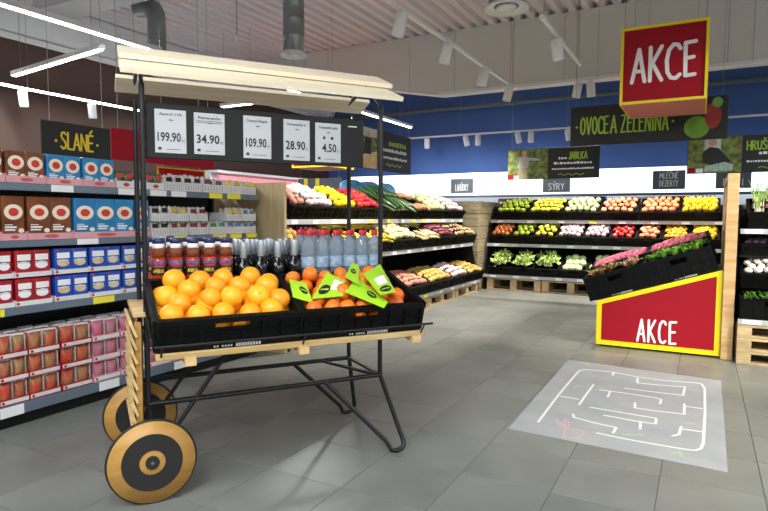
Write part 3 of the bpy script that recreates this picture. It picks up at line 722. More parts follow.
def fill(Mx, w_, d_, proto, label, group, z=.1, rows=None, cols=None, heap=.03, jit=.25, tilt=None, seed=0, zs=1, sc=1.0, layers=1, skip=0):
    """lay produce into a crate (crate-local frame Mx), heaped towards the back; every piece its own object"""
    rnd = random.Random(seed*7+len(label)); r = proto.r_*sc; n = 0
    for ly in range(layers):
        mx_, my_ = .02+r*.9+ly*r*.5, .02+r*.9+ly*r*.5
        nx = cols or max(1, int((w_-2*mx_)/(r*1.96))+1); ny = rows or max(1, int((d_-2*my_)/(r*1.9))+1)
        for j in range(ny):
            off = (j % 2)*.5
            for i in range(nx):
                if rnd.random() < skip: continue
                x = -w_/2+mx_+(w_-2*mx_)*((i+off*.8)/max(1, nx-1+.8*.5) if nx > 1 else .5); x = min(x, w_/2-mx_)
                y = my_+(d_-2*my_)*(j/max(1, ny-1) if ny > 1 else .5)
                x += rnd.uniform(-jit, jit)*r*.5; y += rnd.uniform(-jit, jit)*r*.5
                hz = z+heap*math.sin(PI*(.15+.7*(i+.5)/nx))*math.sin(PI*(.2+.6*(j+.5)/ny))+ly*r*1.45+rnd.uniform(0, r*.35)
                s_ = sc*rnd.uniform(.92, 1.08)
                if hasattr(proto, 'long'): R = RZ(PI/2+rnd.uniform(-.3, .3)) @ RX(rnd.uniform(-1, 1))
                else: R = Euler((rnd.uniform(-.6, .6), rnd.uniform(-.6, .6), rnd.uniform(0, 6.28))).to_matrix().to_4x4()
                if tilt == 'up': R = RX(rnd.uniform(-.25, .05)) @ RZ(rnd.uniform(0, 6.28))
                proto.put(Mx @ T((x, y, hz)) @ R @ S(s_), label, group); n += 1
    return n
def pallet(Mx, w_, d_, label, group, h_=.105):
    t = thing('pallet', label, 'pallet', Mx=Mx, group=group)
    b1 = MB().bbox((0, 0, 0), (w_, .09, .018), .002).mesh('board', M_pallet); top = MB().bbox((0, 0, 0), (w_, .105, .02), .002).mesh('board', M_pallet)
    blk = MB().bbox((0, 0, 0), (.1, .09, h_-.038), .002).mesh('block', M_pallet)
    for y in (0, d_/2-.045, d_-.09):
        obj('board', b1, t, (0, y, 0))
        for x in (0, w_/2-.05, w_-.1): obj('block', blk, t, (x, y, .018))
    for k in range(5): obj('board', top, t, (0, k*(d_-.105)/4, h_-.02))
    return t
def produce_unit(U, L, D, tiers, label, ends=(True, True), tagpat=()):
    """stepped produce rack; U = frame (x along, y back, z up)"""
    t = thing('produce_rack', label, 'shelf', Mx=U)
    MB().bbox((0, D-.04, .0), (L, D, 1.36), .004).build('back_panel', M_black, t)
    for k, (z, sb, dp, tl) in enumerate(tiers):
        Mx = T((0, sb, z)) @ RX(tl)
        s = MB().bbox((.005, .012, -.03), (L-.005, dp, -.004), .003, 0, Mx).build('shelf_board', M_black, t)
        MB().bbox((0, sb, z-.052), (L, sb+.012, z-.002), .003).build('price_rail', M_strip2, s)
        x = .12; i = 0; rr = random.Random(k+int(L*10))
        while x < L-.12:
            MB().bbox((x, sb-.004, z-.047), (x+.1, sb-.0005, z-.008), .001).build('price_tag', M_yellowtag if rr.random() < .22 else M_paper, s); x += rr.uniform(.28, .5)
    for e, x in ((0, 0), (1, L-.02)):
        if ends[e]:
            pl = [(tiers[2][1]+.02, .0), (D, .0), (D, 1.36), (tiers[0][1]+.2, 1.34), (tiers[0][1]+.02, tiers[0][0]-.03), (tiers[1][1]+.02, tiers[1][0]-.05), (tiers[2][1]+.02, tiers[2][0]-.05)]
            vs_ = [(x, y, z) for y, z in pl]+[(x+.02, y, z) for y, z in pl]; n = len(pl)
            MB().add(vs_, [tuple(reversed(range(n))), tuple(range(n, 2*n))]+[(i, (i+1) % n, (i+1) % n+n, i+n) for i in range(n)]).build('side_panel', M_black, t)
    return t
# ------------------------------------------------------------- back rack along the far end
BY = 9.05
UB = T((-3.1, BY, 0)); BT = [(1.125, .33, .46, .48), (.745, .16, .46, .42), (.252, .0, .46, .42)]
produce_unit(UB, 3.6, .95, BT, 'long black produce rack across the far end of the aisle')
for i in range(4): pallet(UB @ T((.06+i*.88, .03, 0)), .86, .8, f'wooden pallet under the far rack, {["first", "second", "third", "fourth"][i]} from its left end', 'pallets under the far rack', .19)
def tier_crates(U, ux0, tiers, rows, who):
    for k, row in enumerate(rows):
        z, sb, dp, tl = tiers[k]; tn = ['top', 'middle', 'bottom'][k]
        for n_, (xa, xb, key, noun, opt) in enumerate(row):
            wd = xb-xa-.012; Mx = U @ T(((xa+xb)/2-ux0, sb, z)) @ RX(tl) @ T((0, .012, 0))
            o = dict(heap=.05, z=.115); o.update(opt); h_ = .135
            crate(Mx, wd, .43, h_, f'black crate of {noun}, {tn} tier of {who}', None)
            if key in F: fill(Mx, wd, .43, F[key], f'one of the {noun}, {tn} tier of {who}', f'{noun} on the {tn} tier of the {who}', seed=n_+k*9, **o)
E_ = {}
back_rows = [
 [(-2.98, -2.45, 'green_apple', 'yellow-green apples', E_), (-2.45, -1.91, 'yellow_apple', 'golden apples', E_), (-1.91, -1.38, 'pale_pear', 'pale pears', E_), (-1.38, -.85, 'pink_apple', 'pink-red apples', E_), (-.82, -.29, 'peach', 'orange-red peaches', E_), (-.29, .2, 'yellow_lemon', 'yellow lemons', E_)],
 [(-3.03, -2.67, 'brown_onion', 'brown onions', E_), (-2.67, -2.33, 'green_apple', 'green apples', E_), (-2.33, -1.97, 'yellow_apple', 'yellow apples', E_), (-1.97, -1.57, 'garlic', 'pale pink garlic bulbs', {'heap': .06}), (-1.57, -1.2, 'garlic', 'pinkish garlic bulbs beside the tomatoes', {'heap': .06}), (-1.2, -.85, 'red_tomato', 'red tomatoes', E_), (-.84, -.52, 'pink_apple', 'small pink apples', E_), (-.5, -.16, 'orange_yellow', 'golden mandarins', E_), (-.15, .2, 'yellow_lemon', 'yellow lemons', E_)],
 [(-3.0, -2.62, 'lettuce', 'pale lettuce heads at the left end', {'heap': .02, 'rows': 3, 'cols': 3, 'sc': .85}), (-2.62, -2.29, 'lettuce', 'pale lettuce heads, second crate', {'heap': .02, 'rows': 3, 'cols': 3, 'sc': .85}), (-2.29, -1.9, 'lettuce', 'pale lettuce heads, third crate', {'heap': .02, 'rows': 3, 'cols': 3, 'sc': .85}), (-1.88, -1.5, 'cabbage', 'small white cabbages', {'heap': .02, 'rows': 3, 'cols': 3, 'sc': .8}), (-1.48, -1.08, 'cabbage', 'pale cabbages behind the stand', {'rows': 2, 'cols': 3, 'sc': .8}), (-1.06, -.6, 'brown_onion', 'onions behind the stand', E_)],
]
tier_crates(UB, -3.1, BT, back_rows, 'far rack')
# ------------------------------------------------------------- middle rack along the left of the aisle
MX, MY0, MY1 = -3.06, 3.94, 8.8
UM = T((MX, MY0, 0)) @ RZ(PI/2); MT = [(1.135, .30, .46, .48), (.765, .12, .46, .40), (.19, .0, .46, .30)]
produce_unit(UM, MY1-MY0, .9, MT, 'long black produce rack along the left side behind the cart')
for i in range(5): pallet(UM @ T((.05+i*.96, .02, 0)), .93, .8, f'wooden pallet under the left produce rack, {["nearest", "second", "third", "fourth", "farthest"][i]}', 'pallets under the left rack', .125)
def my(u, v, dx): return onx(u, v, MX-dx).y
def mrow(k, items):
    sb = MT[k][1]; return [(my(a, v, sb+.02), my(b, v, sb+.02), key, noun, o) for a, b, v, key, noun, o in items]
mid_rows = [
 mrow(0, [(287, 303, 210, 'pink_potato', 'pink-brown roots', E_), (304, 331, 210, 'white_radish', 'pinkish white turnips', E_), (332, 354, 210, 'yellow_pepper', 'yellow peppers', E_), (355, 378, 210, 'red_tomato', 'pale red tomatoes', E_), (379, 409, 212, 'cucumber', 'dark green cucumbers', {'rows': 2, 'cols': 9, 'layers': 2}), (410, 425, 212, 'sweet_potato', 'tan sweet potatoes', {'rows': 2, 'cols': 7}), (426, 443, 213, 'pale_pear', 'white parsley roots', E_), (444, 461, 214, 'white_radish', 'pink and white radishes', E_)]),
 mrow(1, [(288, 310, 240, 'potato', 'yellow potatoes at the near end', E_), (311, 334, 240, 'red_onion', 'red onions at the near end', E_), (335, 361, 240, 'banana', 'bananas beside the cart post', {'rows': 2, 'cols': 9, 'layers': 2}), (362, 388, 240, 'banana', 'yellow bananas', {'rows': 2, 'cols': 9, 'layers': 2}), (389, 414, 240, 'pale_kohlrabi', 'pale kohlrabi bulbs', {'heap': .06}), (415, 434, 240, 'carrot', 'pale parsnips', {'rows': 2, 'cols': 9, 'layers': 2}), (435, 452, 240, 'red_onion', 'red onions', E_), (453, 474, 240, 'ginger', 'ginger roots', {'rows': 4, 'cols': 7})]),
 mrow(2, [(290, 312, 300, 'brown_onion', 'brown onions at the near end', E_), (313, 340, 295, 'potato', 'yellow potatoes behind the cart', E_), (341, 371, 290, 'carrot', 'pale parsnips behind the cart', {'rows': 2, 'cols': 9}), (372, 399, 285, 'cucumber', 'green cucumbers low beside the cart', {'rows': 2, 'cols': 9}), (401, 427, 285, 'pink_potato', 'pink potatoes', {'heap': .06}), (428, 450, 283, 'potato', 'yellow potatoes', {'heap': .06}), (451, 467, 281, 'white_radish', 'bagged pale turnips', {'heap': .05}), (468, 481, 280, 'potato', 'orange yellow potatoes at the far end', {'heap': .05})]),
]
tier_crates(UM, MY0, MT, mid_rows, 'left rack')
# oak side panel at the near end of the left rack, planked corner at its far end
t = struct('trim_5', MB().bbox((-3.98, 3.885, 0), (-3.06, 3.92, 1.445), .003), M_oak)
pk = thing('plank_column', 'grey-brown planked corner column between the two produce racks', 'column', (-3.12, 8.84, 0))
MB().box((-.86, .03, 0), (-.02, .19, 1.40)).build('core', M_black, pk)
for k in range(7):
    z = k*.203; a = MB().bbox((-.84, 0, z+.004), (-.003, .026, z+.199), .004).build('plank', M_plank, pk)
    MB().bbox((-.018, .03, z+.004), (0, .2, z+.199), .004).build('plank', M_plank, pk)
# side cladding of the far rack's left end
pk2 = thing('plank_screen', 'tall weathered plank screen closing the left end of the far rack', 'screen', (-3.14, 9.06, 0))
MB().box((-.03, 0, 0), (-.015, .95, 1.41)).build('core', M_black, pk2)
for k in range(7): MB().bbox((-.015, .0, k*.203+.004), (.004, .95, k*.203+.199), .004).build('plank', M_plank, pk2)
# blue film bags lying on the left rack
M_bluebag = mat('blue plastic film', '#2f86cf', .25, var=.5, vscale=9, col2='#7db7e6')
for i, (u, v) in enumerate([(352, 186), (369, 188), (386, 192)]):
    p = onx(u, v, -3.78)
    o = blob(.16, .55, 12, 8, .1, .12, i+3).build('film_bag', M_bluebag, None, (-3.915, p.y*1.035, 1.508)); o.scale = (.5, 1.6, 1.65)
    tag(o, f'crumpled blue plastic bag lying on top of the left rack, {["nearest", "middle", "farthest"][i]} of three', 'bag', 'blue bags on the left rack')
# ------------------------------------------------------------- right-hand rack with the pallet base
RX0, RYV = .27, 5.42
for k in range(3): pallet(T((RX0, RYV, k*.106)), 1.25, .75, f'wooden pallet under the right rack, {["bottom", "middle", "top"][k]} of three stacked', 'stacked pallets under the right rack', .105)
rr_ = thing('produce_rack', 'black produce rack at the right edge beside the promotion stand', 'shelf', (RX0, RYV, 0))
MB().bbox((0, .72, .32), (1.3, .76, 1.25), .004).build('back_panel', M_black, rr_)
MB().bbox((-.012, .3, .32), (0, .76, 1.2), .002).build('side_panel', M_black, rr_)
for z, sb in ((.32, .0), (1.035, .2), (.84, .25)):
    s = MB().bbox((0, sb+.012, z), (1.3, .72, z+.02), .003).build('shelf_board', M_black, rr_)
    if z != .84:
        MB().bbox((0, sb, z), (1.3, sb+.012, z+.042), .003).build('price_rail', M_strip2, s)
        for x in (.03, .4, .8): MB().bbox((x, sb-.004, z+.004), (x+.13, sb-.0005, z+.038), .001).build('price_tag', M_paper, s)
M_bean = C_('green bean skin', '#6fa63a', var=.3, vscale=20)
F['bean'] = longveg('green_bean', 'bean', M_bean, .006, .12, .1, .8, M_stem, 6)
b = MB()
for k in range(7):
    a = k*.9; b.tube([(.02*math.cos(a), .02*math.sin(a), .12), (.03*math.cos(a), .03*math.sin(a), .2), (.07*math.cos(a), .07*math.sin(a), .3)], [.006, .005, .002], 5)
for k in range(5): a = k*1.26; b.tube([(.02*math.cos(a), .02*math.sin(a), 0), (.02*math.cos(a), .02*math.sin(a), .12)], [.011, .007], 6, 1)
o = b.build('spring_onion_bunch', [mat('spring onion green', '#9bc25a', .45, rnd=.15), mat('spring onion white', '#eef0da', .4)]); tag(o, 'x', 'spring onion'); MB().lathe([(.028, .055), (.03, .065), (.028, .075)], 10).build('rubber_band', M_red, o)
F['spring'] = Proto(o); F['spring'].r_ = .05; F['spring'].hz = .03
for c_ in range(2):
    x = RX0+.245+c_*.47; sd = ['left', 'right, outside the picture'][c_]
    A = T((x, RYV+.05, .343)) @ RX(.06); crate(A, .45, .42, .2, f'deep black crate of green beans on the right rack, {sd} one')
    fill(A, .45, .42, F['bean'], f'green bean in the {sd} deep crate of the right rack', f'green beans in the {sd} crate', z=.17, rows=4, cols=16, heap=.04, layers=2, jit=3)
    A = T((x, RYV+.16, .60)) @ RX(.32); crate(A, .45, .4, .13, f'black crate of white mushrooms above the beans, {sd} one')
    fill(A, .45, .4, F['white_mushroom'], f'white mushroom in the {sd} mushroom crate', f'white mushrooms in the {sd} crate', z=.1, heap=.05)
    A = T((x, RYV+.27, .863)) @ RX(.25)
    crate(A, .45, .38, .1, f'low black crate of plums and tan potatoes, {sd} one')
    fill(A @ T((-.12, 0, 0)), .21, .38, F['plum'], f'dark plum in the {sd} low crate of the right rack', f'plums in the {sd} low crate', z=.075, heap=.02)
    fill(A @ T((.1, 0, 0)), .25, .38, F['small_potato'], f'tan potato in the {sd} low crate of the right rack', f'tan potatoes in the {sd} low crate', z=.075, heap=.02)
    A = T((x+.03, RYV+.22, 1.08)) @ RX(.3); crate(A, .43, .4, .14, f'black crate of spring onions on top of the right rack, {sd} one')
    fill(A, .43, .4, F['spring'], f'bunch of spring onions in the {sd} top crate', f'spring onions in the {sd} top crate', z=.07, rows=3, cols=4, tilt='up', heap=0, sc=.75)
# ---------------------------------------------------------------- market cart with oranges, bottles and a price board
TIP = onz(395.6, 452.8); AZ = math.radians(55)
UC = T(TIP) @ RZ(AZ)           # cart frame: x = length, y = away from the camera side, z = up
UCi = UC.inverted()
def cs(u, v, s):               # pixel on the cart plane y = s
    d = UCi.to_3x3() @ ray(u, v); o = UCi @ CPOS; return o+d*((s-o.y)/d.y)
M_tube = mat('matt black cart tube', '#17181a', .4, metal=.2, spec=.5)
M_rubber = mat('black tyre rubber', '#161616', .7)
M_plyb = mat('black stained plywood', '#1b1a19', .6, var=.2, vscale=8)
M_panel = mat('charcoal price board', '#101112', .75, var=.1, vscale=8)
cart = thing('market_cart', 'wooden market cart with black tube frame, plywood wheels and plank roof', 'cart', Mx=UC)
S0, S1 = .12, .52; LL, LR = -1.118, -.03
R = .0115
for s, nm in ((S0, 'near'), (S1, 'far')):
    top = 1.70
    MB().tube([(LL, s, .172), (LL, s, top)], R, 10).build('post', M_tube, cart)
    ts = 0 if s == S0 else .63     # leg foot splays outwards
    d = .018
    pts = [(LR, s, top), (LR, s, .37)]
    foot = Vector((0, ts, 0)); j = Vector((LR, s, .37)); bk = Vector((-.33, s, .37))
    u1 = (j-foot).normalized(); u2 = (bk-foot).normalized()
    arc = [foot+Vector((.04, (s-ts)*.2, .085)), foot+Vector((.048, (s-ts)*.1, .055)), foot+Vector((.045, 0, .032)), foot+Vector((.03, 0, .015)), foot+Vector((.005, 0, R)), foot+Vector((-.022, 0, .018)), foot+u2*.07+Vector((0, 0, R))]
    if s == S1: bk = Vector((-.36, s, .37))
    MB().tube([(LR, s, top), (LR, s, .40), (LR+.003, s, .36)]+arc+[bk], R, 10).build('leg', M_tube, cart)
    MB().tube([(LL, s, .365), (LR, s, .365)], R, 10).build('rail', M_tube, cart)
    MB().tube([(LL, s, .62), (LR, s, .62)], R, 10).build('rail', M_tube, cart)
    MB().tube([(-1.03, s, .22), (-.74, s, .62)], R*.85, 8).build('brace', M_tube, cart)
MB().tube([(-.2, S1, .365), (LR-.01, S0, .365)], R*.8, 8).build('brace', M_tube, cart)
for l in (LL, LR):
    for z in (.365, .62): MB().tube([(l, S0, z), (l, S1, z)], R*.85, 8).build('crossbar', M_tube, cart)
MB().tube([(-1.118, -.03, .172), (-1.118, .61, .172)], .013, 10).build('axle', M_tube, cart)
# wheels
def wheel(y, sgn):
    r = .172
    Q = T((-1.118, y, .172)) @ RX(PI/2)
    wh = MB().lathe([(.001, -.011), (r-.006, -.011), (r-.006, .011), (.001, .011)], 48, 0, Q).build('wheel', M_ply, cart)
    MB().tube([(-1.118+(r-.004)*math.cos(k*PI/24), y, .172+(r-.004)*math.sin(k*PI/24)) for k in range(48)], .0065, 8, 0, True).build('tyre', M_rubber, wh)
    def ring(r0, r1, h, m, nm):
        for sg in (-1, 1):
            MB().lathe([(r0, 0), (r1, 0), (r1, h), (r0, h), (r0, 0)] if r0 > .002 else [(.001, 0), (r1, 0), (r1, h), (.001, h)], 40, 0, caps=False, smooth=False, M=T((-1.118, y+sg*.011, .172)) @ RX(PI/2*(1 if sg < 0 else -1))).build(nm, m, wh)
    ring(.05, .116, .004, M_plyb, 'black_ring'); ring(.001, .027, .008, M_rubber, 'hub_cap'); ring(.001, .006, .011, M_galv, 'hub_bolt')
wheel(-.02, -1); wheel(.6, 1)
# wooden deck, arms under the crates, front rail
for k in range(4): MB().bbox((-1.17, .1+k*.112, .74), (.02, .1+k*.112+.107, .76), .003).build('deck_board', M_wood, cart)
for l in (-1.0, -.565, -.05):
    MB().add([(l-.02, -.29, .612), (l+.02, -.29, .612), (l+.02, .5, .705), (l-.02, .5, .705), (l-.02, -.29, .642), (l+.02, -.29, .642), (l+.02, .5, .738), (l-.02, .5, .738)], [(3,2,1,0),(4,5,6,7),(0,1,5,4),(1,2,6,5),(2,3,7,6),(3,0,4,7)]).build('support_arm', M_wood, cart)
MB().bbox((-1.118, -.272, .636), (.0, -.235, .66), .003).build('front_rail', M_wood, cart)
MB().bbox((-1.1, .06, .71), (.0, .1, .76), .003).build('rear_rail', M_wood, cart)
MB().tube([(-1.125, -.305, .694), (.02, -.305, .694)], .005, 8).build('lip_bar', M_tube, cart)
for l in (-1.1, -.565, -.02): MB().tube([(l, -.305, .694), (l, -.262, .64)], .004, 6).build('lip_bracket', M_tube, cart)
# louvred end panel
lp = MB().bbox((-1.165, .085, .2), (-1.14, .125, .72), .003).build('end_panel_stile', M_ply, cart)
MB().bbox((-1.165, .5, .2), (-1.14, .54, .72), .003).build('end_panel_stile', M_ply, cart)
for k in range(9):
    z = .225+k*.055
    MB().add([(-1.165, .07, z), (-1.155, .07, z), (-1.155, .55, z), (-1.165, .55, z), (-1.186, .07, z+.05), (-1.174, .07, z+.054), (-1.174, .55, z+.054), (-1.186, .55, z+.05)], [(3,2,1,0),(4,5,6,7),(0,1,5,4),(1,2,6,5),(2,3,7,6),(3,0,4,7)]).build('slat', M_wood, cart)
# roof: two lapped planks on the near slope, one on the far slope
def plank(x0, x1, s0, z0, s1, z1, th, m, nm, cutr=0):
    a = Vector((0, s1-s0, z1-z0)).normalized(); nrm = Vector((0, -a.z, a.y))*th
    P = [(x0, s0, z0), (x1, s0, z0), (x1-cutr, s1, z1), (x0, s1, z1)]; Q = [tuple(Vector(p)+nrm) for p in P]
    return MB().add(P+Q, [(3,2,1,0),(4,5,6,7),(0,1,5,4),(1,2,6,5),(2,3,7,6),(3,0,4,7)]).build(nm, m, cart)
plank(-1.2, .035, .015, 1.712, .145, 1.775, .02, M_pine, 'roof_plank', .03)
plank(-1.2, .03, .12, 1.792, .235, 1.85, .02, M_pine, 'roof_plank', .03)
plank(-1.2, .075, .60, 1.745, .475, 1.787, -.018, M_pine, 'roof_plank', .0)
for l in (LL, LR):
    MB().tube([(l, S0, 1.70), (l, .3, 1.83), (l, S1+.02, 1.775)], .009, 8).build('rafter', M_tube, cart)
# price board
pb = MB().bbox((-1.105, S0+.012, 1.40), (-.118, S0+.03, 1.628), .003).build('price_board', M_panel, cart)
lab = [((154.5, 108), (187, 154.4), 'Aperol 11%', '199.90', 0), ((194, 111.8), (225.5, 156), 'Pomeranče', '34.90', 1), ((243.7, 114.8), (272, 160), 'Prosecco Frizzante', '109.90', 0), ((284, 118.5), (310.5, 162), 'Pomeranče sí.', '28.90', 0), ((316, 122), (341.5, 164), 'Pramenitá voda', '4.50', 2)]
for (a, b, tx, pr, kind) in lab:
    A = cs(a[0], a[1], S0); B = cs(b[0], b[1], S0); w_ = B.x-A.x; z1_ = A.z; z0_ = cs(a[0], b[1]-2.3, S0).z; h_ = z1_-z0_; y = S0+.010
    card = MB().bbox((A.x, y-.001, z0_), (B.x, y+.003, z1_), .001).build('price_card', mat('grey white price card', '#b4b7bb', .7), cart)
    type_obj('product_name', tx, h_*.075, M_ink, card, (A.x+w_*.14, y-.002, z1_-h_*.15), w_*.72, .01)
    type_obj('price', pr, h_*.22, M_ink, card, (A.x+w_*(.08 if len(pr) > 4 else .26), y-.002, z0_+h_*.26), w_*(.74 if len(pr) > 4 else .56), .02)
    type_obj('currency', 'Kč', h_*.07, M_ink, card, (A.x+w_*.85, y-.002, z0_+h_*.26), w_*.1)
    mb = MB().box((A.x+w_*.1, y-.002, z0_+h_*.07), (A.x+w_*.2, y-.001, z0_+h_*.13)).box((A.x+w_*.35, y-.002, z0_+h_*.08), (A.x+w_*.8, y-.001, z0_+h_*.09)).box((A.x+w_*.45, y-.002, z1_-h_*.25), (A.x+w_*.58, y-.001, z1_-h_*.23))
    if kind == 1: mb.box((A.x+w_*.08, y-.002, z1_-h_*.2), (A.x+w_*.92, y-.001, z1_-h_*.19)).box((A.x+w_*.08, y-.002, z1_-h_*.24), (A.x+w_*.92, y-.001, z1_-h_*.23))
    if kind == 2:
        MB().disc((A.x+w_*.65, z0_+h_*.62), h_*.04, 10, .001, 0, None, T((0, y-.002, 0))).build('printed_mark', M_ink, card); MB().box((A.x+w_*.3, y-.002, z0_+h_*.59), (A.x+w_*.38, y-.001, z0_+h_*.66)).build('printed_mark', M_ink, card)
    tag(mb.build('fine_print', M_ink, card), kind='stuff')
MB().bbox((-.2, S0+.009, 1.59), (-.155, S0+.012, 1.595), .001).build('board_clip', M_white, cart)
# two black crates on the sloping front
CW, CD, CHt, TL = .548, .385, .128, math.radians(16.6)
CM = [UC @ T((-.842, -.25, .664)) @ RX(TL), UC @ T((-.289, -.25, .664)) @ RX(TL)]
crate(CM[0], CW, CD, CHt, 'black plastic crate heaped with oranges on the front of the cart', None, True)
crate(CM[1], CW, CD, CHt, 'black plastic crate of netted mandarins on the front of the cart', None, True)
M_orange = mat('orange peel', '#f6a91e', .4, var=.3, vscale=7, col2='#f29c14', rnd=.1, bump=.25, bscale=240, spec=.45)
M_mand = mat('mandarin peel', '#ef8420', .38, var=.3, vscale=7, col2='#e5701c', rnd=.12, bump=.25, bscale=240, spec=.45)
M_navel = mat('orange stem end', '#8a9a3a', .8)
def citrus(name, cat, m, r, sq):
    o = blob(r, sq, 20, 14, .05, .006, 5).build(name, m); tag(o, 'x', cat); MB().lathe([(.001, r*sq*.93), (r*.09, r*sq*.945), (r*.06, r*sq*.97), (.001, r*sq*.98)], 8).build('stem_end', M_navel, o)
    p_ = Proto(o); p_.r_ = r; p_.hz = r*sq; return p_
PO = citrus('orange', 'orange', M_orange, .0455, .97); PM = citrus('mandarin', 'mandarin', M_mand, .036, .9)
rnd = random.Random(11)
def citrus_layer(Mx, proto, pts, lab, grp):
    for x, y, z in pts:
        proto.put(Mx @ T((x, y, z)) @ Euler((rnd.uniform(-2.6, 2.6), rnd.uniform(-1, 1), rnd.uniform(0, 6.28))).to_matrix().to_4x4() @ S(rnd.uniform(.94, 1.05)), lab, grp)
r = .0445
pts = [(-.22+i*.088, .056+j*.091, .06+.004*j) for j in range(4) for i in range(6)]
pts += [(-.213+.044*(j % 2)+i*.0955+rnd.uniform(-.006, .006), .06+j*.083+rnd.uniform(-.007, .007), .108+.004*j+rnd.uniform(-.008, .01)) for j in range(4) for i in range(5)]
pts += [(-.17+.05*(j % 2)+i*.098+rnd.uniform(-.012, .012), .135+j*.09+rnd.uniform(-.012, .012), .145+.002*j+rnd.uniform(-.006, .008)) for j in range(3) for i in range(4) if rnd.random() > .12]
citrus_layer(CM[0], PO, pts, 'orange heaped in the left black crate on the cart', 'oranges in the left crate on the cart')
r = .036
pts = [(-.225+i*.074, .05+j*.08, r+.014) for j in range(4) for i in range(7)]
pts += [(-.215+.037*(j % 2)+i*.076+rnd.uniform(-.006, .006), .055+j*.072+rnd.uniform(-.006, .006), .098+.006*j+rnd.uniform(-.004, .01)) for j in range(5) for i in range(6)]
pts += [(-.16+.04*(j % 2)+i*.088+rnd.uniform(-.015, .015), .12+j*.08+rnd.uniform(-.01, .01), .148+.01*j) for j in range(3) for i in range(4) if rnd.random() > .2]
citrus_layer(CM[1], PM, pts, 'mandarin lying in the right black crate on the cart', 'mandarins in the right crate on the cart')
# green bag labels lying on the mandarins: curved printed sheets with a black oval and white sticker
M_lime = mat('lime green bag label', '#a4d52a', .35, var=.1, vscale=8)
def bag_label(i, corners, bulge, oval, stick, label):
    """corners as pixels (clockwise from lower left) with heights in the crate frame"""
    CI = (CM[1]).inverted()
    def hit(u, v, z): o = CI @ CPOS; d = CI.to_3x3() @ ray(u, v); return o+d*((z-o.z)/d.z)
    P = [hit(u, v, z) for u, v, z in corners]
    n = 6; vs = []; fs = []
    c0 = sum(P, Vector())/4
    nrm = (P[1]-P[0]).cross(P[3]-P[0]).normalized()
    if nrm.z < 0: nrm = -nrm
    for j in range(n+1):
        for k in range(n+1):
            a, b = k/n, j/n
            p_ = (P[0]*(1-a)+P[1]*a)*(1-b)+(P[3]*(1-a)+P[2]*a)*b+nrm*bulge*math.sin(PI*a)*math.sin(PI*b)
            vs.append(p_-c0)
    for j in range(n):
        for k in range(n): q_ = j*(n+1)+k; fs.append((q_, q_+1, q_+n+2, q_+n+1))
    m = len(vs); vs2 = vs+[v_-nrm*.0015 for v_ in vs]; fs2 = fs+[tuple(reversed([x+m for x in f])) for f in fs]
    t_ = MB().add(vs2, fs2, 0, True).build('bag_label', M_lime, None, Mx=CM[1] @ T(c0)); tag(t_, label, 'label', 'green bag labels on the mandarins')
    def patch(a0, a1, b0, b1, m_, nm, rnd_=False):
        vv = []; cnt = 14
        def at(a, b): return (P[0]*(1-a)+P[1]*a)*(1-b)+(P[3]*(1-a)+P[2]*a)*b+nrm*(bulge*math.sin(PI*a)*math.sin(PI*b)+.0015)-c0
        if rnd_: ring = [((a0+a1)/2+(a1-a0)/2*math.cos(2*PI*k/cnt), (b0+b1)/2+(b1-b0)/2*math.sin(2*PI*k/cnt)) for k in range(cnt)]
        else: ring = [(a0, b0), ((a0+a1)/2, b0), (a1, b0), (a1, (b0+b1)/2), (a1, b1), ((a0+a1)/2, b1), (a0, b1), (a0, (b0+b1)/2)]
        vv = [at(*q_) for q_ in ring]+[at((a0+a1)/2, (b0+b1)/2)]; k_n = len(ring)
        MB().add(vv, [(k, (k+1) % k_n, k_n) for k in range(k_n)]).build(nm, m_, t_)
    if oval: patch(*oval, M_ink, 'oval_logo', True); a0, a1, b0, b1 = oval; patch(a0+.08*(a1-a0)*2, a1-.08*(a1-a0)*2, b0+(b1-b0)*.42, b0+(b1-b0)*.58, M_lime, 'logo_line')
    if stick: patch(*stick, M_paper, 'white_sticker')
bag_label(0, [(312, 299, .135), (343, 296, .15), (345, 281, .18), (327, 272, .185)], .008, (.08, .5, .12, .5), (.5, .9, .3, .8), 'lime green bag label with white sticker over the left mandarins')
bag_label(1, [(293, 297, .13), (313, 303, .13), (306, 283, .16), (289, 279, .15)], .008, (.45, .9, .3, .65), None, 'lime green bag label lying flat at the left crate edge')
bag_label(2, [(345, 277, .2), (359, 285, .19), (359, 265, .2), (352, 262, .2)], .004, (.2, .7, .35, .6), None, 'small upright lime green bag label at the back of the mandarins')
bag_label(3, [(380, 295, .19), (396, 292, .19), (380, 264, .2), (363, 274, .2)], .01, (.15, .85, .06, .24), (.22, .8, .3, .58), 'large lime green bag label with white sticker at the right')
bag_label(4, [(345, 292, .165), (384, 308, .14), (388, 302, .15), (357, 277, .185)], .008, (.45, .72, .3, .72), None, 'long lime green bag label folded across the middle mandarins')
